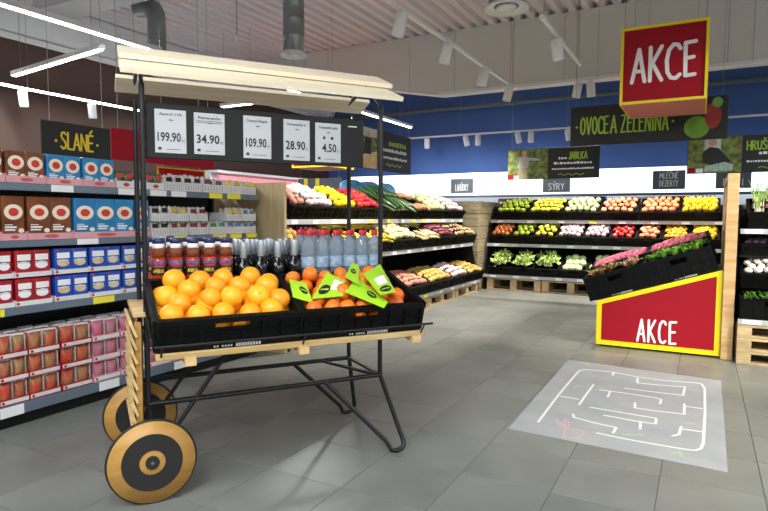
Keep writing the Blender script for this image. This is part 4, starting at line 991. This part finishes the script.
# bottles on the deck behind the crates
M_glassd = mat('dark wine glass', '#060807', .15, spec=.4)
M_aper = mat('orange red aperitif in glass', '#c6380f', .1, spec=.6, coat=.5, var=.35, vscale=9, col2='#7d190c')
M_clear = mat('amber neck glass', '#8a4a30', .1, spec=.7, trans=.3)
M_navy = mat('navy cap', '#20244f', .35)
M_foil = mat('silver grey foil', '#aab1b6', .35, metal=.6, rnd=.08)
M_purple = mat('purple and white script label', '#4a2350', .5, var=.6, vscale=95, col2='#8a6a8c')
M_pet = mat('clear bluish water bottle', '#dbe8f3', .06, trans=.85, spec=.8)
M_wlabel = mat('blue water label', '#6d9cc2', .3, var=.6, vscale=40, col2='#d3e2ee', stretch=(1, 1, 2), trans=.3)
def bottle(name, kind):
    t = thing(name, 'x', 'bottle')
    if kind == 'a':
        b = MB().lathe([(.025, 0), (.03, .006), (.03, .2), (.0285, .222)], 16).build('body', M_aper, t)
        MB().lathe([(.0286, .2215), (.027, .245), (.023, .262)], 14).build('neck', M_clear, t)
        MB().lathe([(.0302, .19), (.0305, .191), (.0305, .21), (.0302, .211)], 16).build('script_label', M_purple, b)
        MB().lathe([(.0305, .148), (.0308, .149), (.0308, .181), (.0305, .182)], 16).build('label_band', M_ink, b)
        mm = font_mesh('APEROL', .015, .05, .02); co = np.zeros(len(mm.vertices)*3); mm.vertices.foreach_get('co', co); co = co.reshape(-1, 3)
        a = (co[:, 0]-.025)/.032; out = np.stack([np.sin(a)*.0316, -np.cos(a)*.0316, co[:, 2]+.158], 1); mm.vertices.foreach_set('co', out.ravel()); mm.materials.clear(); mm.materials.append(M_lettyel); mm.update(); obj('lettering', mm, b, None, -.15)
        MB().lathe([(.022, .281), (.0245, .283), (.0245, .3), (.022, .303)], 14).build('cap', M_navy, t)
        MB().lathe([(.0225, .262), (.0235, .263), (.0235, .28), (.0225, .281)], 14).build('cap_ring', M_white, t)
    elif kind == 'w':
        MB().lathe([(.03, 0), (.035, .006), (.035, .15), (.032, .175), (.02, .2), (.015, .215), (.0145, .25)], 14).build('body', M_glassd, t)
        MB().lathe([(.0152, .212), (.0158, .214), (.0158, .282), (.014, .287)], 14).build('foil_capsule', M_foil, t)
        MB().lathe([(.0354, .05), (.0358, .051), (.0358, .12), (.0354, .121)], 14).build('label', mat('black wine label', '#1a1b20', .6), t)
    else:
        prof = [(.03, 0), (.037, .01)]
        for k in range(8): prof += [(.039, .025+k*.028), (.036, .039+k*.028)]
        prof += [(.039, .25), (.0375, .27), (.028, .292), (.0145, .305), (.0135, .315)]
        b = MB().lathe(prof, 14).build('body', M_pet, t)
        MB().lathe([(.0398, .16), (.0402, .161), (.0402, .21), (.0398, .211)], 14).build('label', M_wlabel, b)
        MB().lathe([(.0155, .312), (.0165, .314), (.0165, .332), (.015, .335)], 14).build('cap', mat('red bottle cap', '#c81f2b', .4), t)
    return Proto(t)
BA, BW, BWt = bottle('aperitif_bottle', 'a'), bottle('wine_bottle', 'w'), bottle('water_bottle', 'v')
ON2 = 'first second third fourth fifth sixth'.split(); RW = ['front', 'second', 'third', 'rear']
DZ = .7605
for j in range(3):
    for i in range(5): BA.put(UC @ T((-1.062+i*.071+(j % 2)*.012, .165+j*.075, DZ)) @ RZ(rnd.uniform(-.15, .15)), f'{ON2[i]} orange-red bottle with navy cap from the left, {RW[j]} row', 'aperitif bottles on the cart')
for j in range(4):
    for i in range(4): BW.put(UC @ T((-.70+i*.0795+(j % 2)*.036, .165+j*.078, DZ+rnd.uniform(0, .0))) @ RZ(rnd.uniform(0, 6)) @ S(1, 1, rnd.uniform(.985, 1.03)), f'{ON2[i]} dark wine bottle with silver foil from the left, {RW[j]} row', 'wine bottles on the cart')
for j in range(4):
    for i in range(6): BWt.put(UC @ T((-.39+i*.07+(j % 2)*.034, .17+j*.066, DZ)) @ S(.87, .87, .99) @ RZ(rnd.uniform(0, 6)), f'{ON2[i]} clear water bottle with red cap from the left, {RW[j]} row', 'water bottles on the cart')
# ---------------------------------------------------------------- promotion stand on the right
SY = 5.55; SXL, SXR = -.82, .158; SZL, SZR = .414, .738; SD = .82
st = thing('promotion_stand', 'red and yellow promotion stand with sloping top, white lettering on its side', 'stand', (SXL, SY, 0))
SW = SXR-SXL; sl = math.atan2(SZR-SZL, SW)
MB().prism([(0, .03), (SW, .03), (SW, SZR-.004), (0, SZL-.004)], SD-.02, 0, T((0, .014, 0))).build('body', M_black, st)
MB().box((.03, .05, 0), (SW-.03, SD-.06, .03)).build('plinth', M_black, st)
pan = MB().prism([(.02, .035), (SW-.02, .035), (SW-.02, SZR-.02), (.02, SZL-.02)], .012, 0, T((0, .003, 0))).build('red_panel', M_red, st)
e = .042
for nm, pl in (('bottom', [(0, .018), (SW, .018), (SW, .018+e), (0, .018+e)]), ('left', [(0, .018+e), (e, .018+e), (e, SZL-e+e*math.tan(sl)), (0, SZL-e)]), ('right', [(SW-e, .018+e), (SW, .018+e), (SW, SZR-e), (SW-e, SZR-e-e*math.tan(sl))]), ('top', [(0, SZL-e), (SW, SZR-e), (SW, SZR), (0, SZL)])):
    MB().prism(pl, .018, 0, T((0, -.002, 0))).build('yellow_border', M_yel, st)
a_ = ony(636.5, 340.5, SY); b_ = ony(676.5, 345, SY); h_ = ony(650, 320, SY).z-ony(650, 341.5, SY).z
for ch, x, wd in (('A', .02, .18), ('K', .29, .17), ('C', .56, .16), ('E', .82, .15)):
    word(ch, a_.x-SXL+x*(b_.x-a_.x), a_.z, h_, .019, wd*(b_.x-a_.x), T((0, -.0015, 0))).build('letter', M_lettwhite, pan)
# timber frame at its right end
for (x, y, z1, w_) in ((SW+.004, -.03, 1.525, .085), (SW+.0, .78, 1.52, .06)):
    MB().bbox((x, y, 0), (x+w_, y+.045, z1), .003).build('post', M_wood, st)
MB().bbox((SW+.006, .015, 1.47), (SW+.06, .8, 1.522), .003).build('top_beam', M_wood, st)
MB().bbox((SW+.006, .015, 1.05), (SW+.05, .8, 1.1), .003).build('middle_beam', M_wood, st)
MB().bbox((SW+.02, .04, 1.12), (SW+.03, .74, 1.45), .003).build('notice_card', mat('printed notice', '#c9a08a', .6, var=.6, vscale=8, col2='#4a6fa5'), st)
# four black crates on the slope
M_redleaf = mat('red and green salad leaf', '#a53a44', .5, var=.7, vscale=26, col2='#86a848', rnd=.2)
M_rad = mat('radish skin', '#b8314f', .35, rnd=.15, var=.3, vscale=10, col2='#d98a9a')
def bunch(name, cat, m, heads, seed):
    o = leafy(name, cat, M_leafg, .06, 8, seed, None, .6).r
    if heads:
        rr = random.Random(seed)
        for k in range(heads): blob(.017, 1, 8, 6).build('root', m, o, (rr.uniform(-.05, .05), rr.uniform(-.05, .05), rr.uniform(.02, .05)))
    tag(o, 'leafy bunch of radishes', 'radish'); p_ = Proto(o); p_.r_ = .058; return p_
F['salad'] = leafy('salad_leaf_head', 'salad', M_leafg, .055, 9, 5, None, .7); F['redsalad'] = leafy('red_salad_head', 'salad', M_redleaf, .055, 9, 8, None, .7)
F['radish_bunch'] = bunch('radish_bunch', 'radish', M_rad, 6, 4)
M_pinkroot = mat('pink radish', '#cf6f86', .35, rnd=.2, var=.5, vscale=10, col2='#a83a55')
F['pinkrad'] = fruit('pink_radish', 'radish', M_pinkroot, .03, .95, -.1, .03)
CW2 = .52
for row in range(2):
    for c_ in range(2):
        dist = -.055+.26+c_*.525
        Mx = T((SXL, SY+.012+row*.405, SZL+.006+row*.075)) @ RY(-sl) @ T((dist, 0, 0)) @ RX(.06 if row == 0 else .1)
        sd = ['lower left', 'upper right'][c_]; rn = ['front', 'rear'][row]
        crate(Mx, CW2, .38, .215, f'deep black crate on the promotion stand, {rn} row, {sd} one', None, row == 0)
        if row == 0:
            if c_ == 0:
                fill(Mx @ T((-.09, 0, 0)), .3, .38, F['redsalad'], 'red salad head in the lower front crate of the stand', 'red salad heads on the stand', z=.185, rows=4, cols=3, heap=.02, tilt='up', sc=1.0)
                fill(Mx @ T((.15, 0, 0)), .2, .38, F['radish_bunch'], 'leafy radish bunch in the lower front crate of the stand', 'radish bunches on the stand', z=.185, rows=3, cols=2, tilt='up', heap=.02, sc=1.0)
            else:
                fill(Mx, CW2, .38, F['salad'], 'green salad head in the upper front crate of the stand', 'green salad heads on the stand', z=.18, rows=4, cols=5, tilt='up', heap=.02, sc=1.0)
        else:
            fill(Mx, CW2, .38, F['pinkrad'], f'pink radish in the {sd} rear crate of the stand', f'pink radishes in the {sd} rear crate', z=.18, heap=.04, sc=.9)
# ---------------------------------------------------------------- floor mat with a chalk-like maze
M_mat = mat('pale grey printed vinyl', '#9a9da0', .6, var=.25, vscale=5, col2='#8b9096')
M_mline = mat('white printed line', '#d3d4d3', .6); M_pinkl = mat('faded pink print', '#c59a97', .7); M_greenl = mat('faded green print', '#9fae86', .7)
cr = [onz(508, 429), onz(568, 360), onz(721, 381), onz(728, 473)]
n_ = 4; P_ = [(p.x, p.y, .0005) for p in cr]+[(p.x, p.y, .003) for p in cr]
matO = MB().add(P_, [(0, 1, 2, 3), (7, 6, 5, 4), (0, 4, 5, 1), (1, 5, 6, 2), (2, 6, 7, 3), (3, 7, 4, 0)]).build('floor_mat', M_mat); tag(matO, 'pale grey floor mat printed with a white maze', 'mat')
def zp(x, y): return onz(500+x/3.2, 350+y/3.2, .0035)
def line(pts, wd, m, nm, z=.0):
    Q = [zp(*p) for p in pts]; M_ = Matrix(((1, 0, 0, 0), (0, 0, 1, 0), (0, -1, 0, .0042+z), (0, 0, 0, 1)))
    # ribbon lies in xz; turn it down onto the floor
    M_ = Matrix(((1, 0, 0, 0), (0, 0, 1, 0), (0, 1, 0, .0031+z), (0, 0, 0, 1)))
    return MB().ribbon([(q.x, q.y) for q in Q], wd, .0006, 0, M_).build(nm, m, matO)
for pl in [[(122, 230), (190, 140), (245, 75), (256, 65), (272, 62), (360, 70), (440, 86), (530, 98), (620, 104), (645, 108), (655, 122), (656, 200), (651, 295), (643, 315), (625, 321), (590, 317), (500, 302), (400, 284), (310, 265)],
           [(195, 148), (250, 157)], [(300, 110), (270, 150), (253, 175)], [(320, 127), (430, 142), (500, 153), (516, 158), (512, 172)], [(352, 133), (345, 150)], [(365, 70), (360, 80)],
           [(440, 90), (440, 105), (500, 111), (592, 118), (586, 145), (500, 135), (400, 122)], [(290, 183), (420, 205), (500, 218), (498, 236), (440, 228), (330, 208)], [(432, 168), (432, 185), (500, 195), (590, 205), (590, 172)],
           [(595, 180), (645, 187)], [(234, 205), (236, 215), (300, 232), (372, 248), (362, 265)], [(450, 230), (448, 252)], [(580, 245), (573, 270), (550, 275)], [(582, 252), (650, 262)]]:
    line(pl, .0145, M_mline, 'maze_line')
for pl in [[(215, 250), (195, 232), (180, 222), (185, 232), (208, 255)], [(222, 246), (218, 228), (208, 218), (206, 228), (214, 248)], [(208, 255), (205, 268), (215, 278), (240, 282), (262, 272), (268, 262), (255, 256), (232, 252), (215, 250)], [(205, 272), (200, 280), (212, 284)], [(250, 280), (266, 288)]]:
    line(pl, .007, M_pinkl, 'rabbit_outline')
for pl in [[(235, 120), (250, 115), (262, 118)], [(190, 180), (205, 178), (215, 185)], [(395, 270), (430, 272), (460, 270)], [(585, 232), (620, 236)], [(550, 330), (575, 325), (580, 340)], [(310, 115), (330, 118)], [(605, 125), (630, 128)], [(365, 188), (392, 192)]]:
    line(pl, .012, M_greenl, 'leaf_doodle')
# ---------------------------------------------------------------- hanging signs
def wires(t, pts, z):
    for x, y in pts: MB().tube([(x, y, z), (x, y, CZ-t.location.z)], .0022, 5).build('suspension_wire', M_wire, t)
def akce_box(loc, w_, h_, d_, label, loc_text=True):
    t = thing('hanging_sign', label, 'sign', loc)
    bx = MB().bbox((.012, .012, .012), (w_-.012, d_-.012, h_-.012), .002).build('red_box', M_red, t)
    MB().box((.012, .012, .0), (w_-.012, d_-.012, .012)).build('underside', mat('crimson underside with floor bounce painted in', '#d0776e', .6), t)  # red underside coloured lighter salmon, standing in for light bounced up from below
    b = .026
    for (x0, x1, z0, z1) in ((0, w_, 0, b), (0, w_, h_-b, h_), (0, b, b, h_-b), (w_-b, w_, b, h_-b)):
        MB().box((x0, -.004, z0), (x1, .014, z1)).build('yellow_border', M_yel, t); MB().box((x0, d_-.014, z0), (x1, d_+.004, z1)).build('yellow_border', M_yel, t)
    for x in (0, w_-.014):
        for (z0, z1) in ((0, b), (h_-b, h_)): MB().box((x, .014, z0), (x+.014, d_-.014, z1)).build('yellow_border', M_yel, t)
    for ch, x, ww, zz, hh in (('A', .14, .15, .285, .42), ('K', .345, .14, .285, .43), ('C', .54, .15, .29, .43), ('E', .745, .11, .31, .42)):
        word(ch, w_*x, h_*zz, h_*hh, .036, w_*ww, T((0, .008, 0))).build('letter', M_lettwhite, bx)
    wires(t, [(.03, .02), (w_-.03, .02), (.03, d_-.03), (w_-.03, d_-.03)], h_)
    return t
akce_box((-.785, 6.39, 2.295), .775, .75, .93, 'large red cube sign with yellow edges hanging at the upper right')
p = onz(292, 168, 2.0); akce_box((p.x, p.y, 2.0), .77, .74, .8, 'red cube sign with only its underside showing below the price board')
def board(name, label, A, B, z0, z1, m, th=.012):
    """flat hanging board from A to B (plan points), front to the left-hand normal"""
    A = Vector((A[0], A[1], 0)); B = Vector((B[0], B[1], 0)); L = (B-A).length
    t = thing(name, label, 'sign', (A.x, A.y, z0), math.atan2(B.y-A.y, B.x-A.x)); t['L'] = L
    MB().bbox((0, 0, 0), (L, th, z1-z0), .002).build('board', m, t)
    wires(t, [(.06, .006), (L-.06, .006)], z1-z0)
    return t, L, z1-z0
def dashes(t, x, z, L, h, m, n=9, seed=0, nm='small_print'):
    r_ = random.Random(seed); b = MB(); k = x
    while k < x+L-h:
        w_ = r_.uniform(.6, 1.5)*h; b.box((k, -.0015, z), (min(k+w_, x+L), 0, z+h*r_.uniform(.7, 1.1))); k += w_+h*.35
    return tag(b.build(nm, m, t), kind='stuff')
def wave(t, x, z, L, a, wd, m):
    return MB().ribbon([(x+L*k/16, z+a*math.sin(k*1.25)) for k in range(17)], wd, .0015, 0, T((0, -.0015, 0))).build('wavy_line', m, t)
# fruit and vegetable sign with a painted apple and pear
A = ony(571, 108, 7.6); B = ony(728.5, 108, 7.6); z1 = A.z+.005; z0 = ony(571, 146.5, 7.6).z
t, L, H_ = board('hanging_sign', 'wide black sign with green lettering and apple picture hanging at the right', (A.x, 7.6), (B.x, 7.6), z0, z1, M_signblack)
def px(u): return ony(u, 120, 7.6).x-A.x
word('OVOCE', px(581), H_*.29, H_*.42, .02, px(608)-px(581), T((0, -.002, 0))).build('lettering', M_lettgreen, t)
word('A', px(611), H_*.29, H_*.42, .02, px(616.5)-px(611), T((0, -.002, 0))).build('lettering', M_lettgreen, t)
word('ZELENINA', px(621.5), H_*.29, H_*.42, .018, px(668)-px(621.5), T((0, -.002, 0)), gap=.2).build('lettering', M_lettgreen, t)
for u in (577, 673): MB().disc((px(u), H_*.48), .014, 10, .002, 0, None, T((0, -.002, 0))).build('bullet', M_lettgreen, t)
MB().disc((px(697), H_*.3), H_*.26, 20, .002, 0, H_*.27, T((0, -.002, 0))).build('apple_print', mat('printed green apple', '#7fae2e', .6, var=.4, vscale=6, col2='#4f7d1c'), t)
MB().disc((px(713), H_*.55), H_*.3, 20, .002, 0, H_*.17, T((0, -.004, 0))).build('tomato_print', mat('printed red fruit', '#b9382e', .6, var=.4, vscale=6, col2='#7d1f1c'), t)
MB().disc((px(717), H_*.85), H_*.12, 14, .002, 0, H_*.11, T((0, -.006, 0))).build('leaf_print', mat('printed leaf', '#6aa348', .6), t)
M_orch = mat('printed orchard foliage', '#8d9a4e', .6, var=.8, vscale=16, col2='#39461f')
M_skin = mat('printed skin tone', '#c99a78', .6); M_shirt = mat('printed light shirt', '#b9b4b0', .6, var=.2, vscale=20); M_dshirt = mat('printed dark pullover', '#262629', .6); M_khaki = mat('printed khaki trousers', '#a59b7c', .6)
M_sky = mat('printed pale sky', '#cfd3cf', .6, var=.2, vscale=5); M_cloth = mat('printed teal crates', '#6f9a92', .6, var=.5, vscale=30, col2='#c9d9c9')
def photo_sign(A, B, z0, z1, split, who, label, txt, photo_first=True):
    t, L, H_ = board('photo_sign', label, A, B, z0, z1, M_signblack)
    x1 = L*split
    MB().box((.006, -.002, .006), (x1, 0, H_-.006)).build('photo_print', M_orch, t)
    return t, L, H_, x1
# apples sign
A = ony(508, 150, 8.5); B = ony(600, 150, 8.5); z1 = A.z+.0; z0 = ony(508, 180, 8.5).z
t, L, H_, x1 = photo_sign((A.x, 8.5), (B.x, 8.5), z0, z1, .455, 0, 'photo sign with a person picking fruit and green word, hung over the far rack', '')
MB().prism([(x1*.25, H_*.0), (x1*.5, .0), (x1*.5, H_*.4), (x1*.27, H_*.4)], .002, 0, T((0, -.003, 0))).build('trousers_print', M_khaki, t)
MB().prism([(x1*.24, H_*.38), (x1*.52, H_*.38), (x1*.55, H_*.62), (x1*.8, H_*.6), (x1*.82, H_*.66), (x1*.52, H_*.72), (x1*.42, H_*.78), (x1*.3, H_*.72)], .002, 0, T((0, -.004, 0))).build('shirt_print', M_shirt, t)
MB().disc((x1*.42, H_*.86), H_*.085, 12, .002, 0, None, T((0, -.005, 0))).build('head_print', M_skin, t)
MB().box((.006, -.0035, .006), (x1*.15, 0, H_*.17)).build('badge', M_red, t); MB().box((x1*.17, -.0035, .006), (x1*.28, 0, H_*.13)).build('badge', M_paper, t)
word('JABLKA', L*.68, H_*.62, H_*.21, .016, L*.19, T((0, -.002, 0))).build('lettering', M_lettgreen, t)
dashes(t, L*.57, H_*.62, L*.1, .03, M_lettwhite, seed=1); dashes(t, L*.52, H_*.46, L*.4, .03, M_lettwhite, seed=2); dashes(t, L*.5, H_*.29, L*.45, .022, M_lettwhite, seed=3); wave(t, L*.57, H_*.13, L*.27, .012, .008, M_lettgreen)
# pears sign
A = ony(688, 138, 8.5); B = A+Vector((1.55, 0, 0)); z0 = ony(688, 174, 8.5).z
t, L, H_, x1 = photo_sign((A.x, 8.5), (B.x, 8.5), z0, A.z, .385, 1, 'photo sign with a person holding crates, hung at the right edge', '')
MB().prism([(x1*.32, H_*.55), (x1*.62, H_*.5), (x1*.62, H_*.97), (x1*.32, H_*.97)], .001, 0, T((0, -.003, 0))).build('sky_print', M_sky, t)
MB().prism([(x1*.28, H_*.3), (x1*.6, H_*.16), (x1*.82, H_*.3), (x1*.7, H_*.5), (x1*.58, H_*.68), (x1*.42, H_*.72), (x1*.3, H_*.6)], .002, 0, T((0, -.005, 0))).build('pullover_print', M_dshirt, t)
MB().disc((x1*.47, H_*.84), H_*.1, 12, .002, 0, None, T((0, -.006, 0))).build('head_print', M_skin, t)
MB().prism([(x1*.32, H_*.05), (x1*.84, H_*.06), (x1*.86, H_*.22), (x1*.7, H_*.3), (x1*.34, H_*.2)], .002, 0, T((0, -.007, 0))).build('crate_print', M_cloth, t)
MB().box((.01, -.0035, .01), (x1*.15, 0, H_*.17)).build('badge', M_red, t); MB().box((x1*.17, -.0035, .01), (x1*.3, 0, H_*.14)).build('badge', M_paper, t)
word('HRUŠKY', L*.42, H_*.6, H_*.23, .015, L*.2, T((0, -.002, 0))).build('lettering', M_lettgreen, t)
dashes(t, L*.5, H_*.47, L*.3, .03, M_lettwhite, seed=5); dashes(t, L*.42, H_*.27, L*.5, .022, M_lettwhite, seed=6); wave(t, L*.5, H_*.12, L*.3, .012, .008, M_lettgreen)
# sign along the left rack, seen obliquely
A = onx(365, 126, -4.3); B = onx(411, 138, -4.3); z0 = onx(365, 168, -4.3).z; Y0_ = A.y-.9
t, L, H_, x1 = photo_sign((-4.3, Y0_), (-4.3, B.y), z0, A.z, .52, 2, 'photo sign with green heading hung over the left rack behind the cart post', '')
MB().prism([(x1*.6, .006), (x1, .006), (x1, H_*.45), (x1*.6, H_*.3)], .002, 0, T((0, -.003, 0))).build('harvest_print', mat('printed harvest', '#e0a95c', .6, var=.6, vscale=14, col2='#f0dcb0'), t)
MB().prism([(x1*.68, H_*.35), (x1*.86, H_*.35), (x1*.86, H_*.75), (x1*.72, H_*.75)], .002, 0, T((0, -.004, 0))).build('figure_print', M_dshirt, t)
MB().disc((x1*.79, H_*.82), H_*.07, 10, .002, 0, None, T((0, -.005, 0))).build('head_print', M_skin, t)
MB().box((x1*.55, -.003, H_*.78), (x1, 0, H_*.98)).build('sky_print', M_sky, t)
dashes(t, L*.68, H_*.66, L*.26, H_*.14, M_lettgreen, seed=7, nm='heading'); dashes(t, L*.55, H_*.5, L*.4, .05, M_lettwhite, seed=8); dashes(t, L*.55, H_*.32, L*.4, .04, M_lettwhite, seed=9); wave(t, L*.64, H_*.17, L*.22, .015, .016, M_lettgreen)
# snack sign and the red board behind it, over the snack shelf
ZT = 1.812; A = onx(41, 119, -3.9); B = onx(110, 127, -3.9)
t, L, H_ = board('hanging_sign', 'charcoal sign with yellow lettering above the snack shelf', (-3.9, A.y), (-3.9, B.y), onx(41, 153, -3.9).z, A.z, M_signblack)
word('SLANÉ', L*.26, H_*.2, H_*.5, .013, L*.46, T((0, -.002, 0)), gap=.12).build('lettering', M_lettyel, t)
for x in (.19, .79): MB().disc((L*x, H_*.42), .009, 10, .002, 0, None, T((0, -.002, 0))).build('bullet', M_lettyel, t)
C = onx(214, 168, -3.9)
t, L, H_ = board('red_board', 'plain crimson board continuing the snack sign behind the cart posts', (-3.9, B.y+.01), (-3.9, C.y), onx(111, 159, -3.9).z, B.z, M_red)
A = onx(157, 166, -3.9)
t, L, H_ = board('promotion_sign', 'small red sign with yellow border behind the pouches on the top shelf', (-4.05, onx(157, 166, -4.05).y), (-4.05, onx(205, 176, -4.05).y), 1.40, onx(157, 166, -4.05).z, M_red)
for (x0, x1, z0, z1) in ((0, L, H_-.014, H_), (0, .014, 0, H_-.014), (L-.014, L, 0, H_-.014)): MB().box((x0, -.003, z0), (x1, 0, z1)).build('yellow_border', M_yel, t)
dashes(t, L*.2, H_*.45, L*.62, H_*.25, M_lettwhite, seed=12, nm='lettering')
# dark notice board with yellow strips beyond the left rack
A = ony(298, 179, 9.6); B = ony(341, 179, 9.6)
t, L, H_ = board('notice_board', 'dark grey board with two yellow strips beyond the left rack', (A.x, 9.6), (B.x, 9.6), 1.3, A.z, M_slate)
for u in (304, 315.5): x = ony(u, 180, 9.6).x-A.x; MB().box((x, -.003, .0), (x+.09, 0, H_)).build('yellow_strip', M_yellowtag, t)
# ---------------------------------------------------------------- wall refrigerators with lit headers
M_hdr = mat('backlit white header', '#eef4ff', .5, emit=1.15)
M_hdrp = mat('backlit pink header', '#e88a90', .5, emit=.32)
M_fridge = mat('white refrigerator enamel', '#d9dde0', .4)
def fridge(U, L, label, hm, z0=1.64, z1=2.12):
    t = thing('wall_refrigerator', label, 'refrigerator', Mx=U)
    MB().bbox((0, .2, 0), (L, .48, 1.95), .004).build('back_panel', M_fridge, t)
    MB().bbox((0, .0, .0), (L, .2, .45), .004).build('front_tub', M_fridge, t)
    MB().bbox((0, .02, 1.95), (L, .48, 2.0), .004).build('top_panel', M_fridge, t)
    MB().bbox((0, -.05, z0), (L, .02, z1), .003).build('lit_header', hm, t)
    MB().bbox((0, -.06, z0-.05), (L, .03, z0), .003).build('header_rail', M_slate, t)
    for z in (.8, 1.15, 1.4):
        MB().bbox((0, .03, z), (L, .21, z+.025), .003).build('shelf_board', M_fridge, t)
    return t
fr = fridge(T((-7.6, 12.2, 0)), 11.5, 'long wall refrigerator with glowing white header along the blue wall', M_hdr)
def hsign(u0, u1, v0, v1, lines, label):
    A = ony(u0, v0, 12.14); B = ony(u1, v1, 12.14); t = thing('header_sign', label, 'sign', (A.x, 12.13, B.z)); w_ = B.x-A.x; h_ = A.z-B.z
    MB().bbox((0, 0, 0), (w_, .015, h_), .002).build('board', M_slate, t)
    n = len(lines)
    for k, tx in enumerate(lines): word(tx, w_*.22, h_*(.16+(.42 if n == 2 and k == 0 else 0)), h_*(.3 if n == 2 else .45), .012, w_*.56, T((0, -.002, 0))).build('lettering', M_lettwhite, t)
hsign(451, 473, 179, 193, ['LAHŮDKY'], 'grey header sign left of the plank column on the lit band')
hsign(543, 570, 178, 192, ['SÝRY'], 'grey header sign below the apple sign on the lit band')
hsign(653, 685, 171, 189, ['MLÉČNÉ', 'DEZERTY'], 'grey header sign with two lines on the lit band')
hsign(716, 751, 173, 188, ['ETI'], 'grey header sign partly behind the timber post on the lit band')
fr2 = fridge(T((-7.75, 7.95, 0)) @ RZ(PI/2), 4.1, 'wall refrigerator with pink lit header along the brown wall', M_hdrp, 1.5, 1.9)
# goods seen over the rack tops on the refrigerator shelf
def goods(name, cat, m, u0, u1, n, h, label, grp, round_=False):
    for k in range(n):
        x = ony(u0+(u1-u0)*(k+.5)/n, 200, 12.26).x; w_ = (ony(u1, 200, 12.26).x-ony(u0, 200, 12.26).x)/n*.9
        b = MB()
        if round_: b.lathe([(w_*.4, 0), (w_*.45, .01), (w_*.45, h*.6), (w_*.2, h*.8), (w_*.2, h)], 10)
        else: b.bbox((-w_/2, -.04, 0), (w_/2, .06, h), .004)
        o = b.build(name, m, None, (x, 12.29, 1.4255)); tag(o, f'{label}, {ON[k]} from the left', cat, grp)
        MB().box((-w_*.25, -.046 if not round_ else -w_*.46, h*.2), (w_*.25, -.04 if not round_ else -w_*.4, h*.5)).build('label', M_paper, o)
goods('dairy_carton', 'carton', M_red, 658, 688, 5, .15, 'red carton on the far refrigerator shelf', 'red cartons in the far refrigerator')
goods('dark_bottle', 'bottle', M_ink, 690, 716, 7, .16, 'small dark bottle on the far refrigerator shelf', 'dark bottles in the far refrigerator', True)
goods('cream_carton', 'carton', M_cream2, 620, 655, 5, .15, 'cream carton on the far refrigerator shelf', 'cream cartons in the far refrigerator')
goods('blue_carton', 'carton', M_cobalt, 592, 606, 2, .16, 'blue carton on the far refrigerator shelf', 'blue cartons in the far refrigerator')
goods('brown_carton', 'carton', M_cbrown, 498, 528, 5, .14, 'brown red carton on the far refrigerator shelf', 'brown cartons in the far refrigerator')
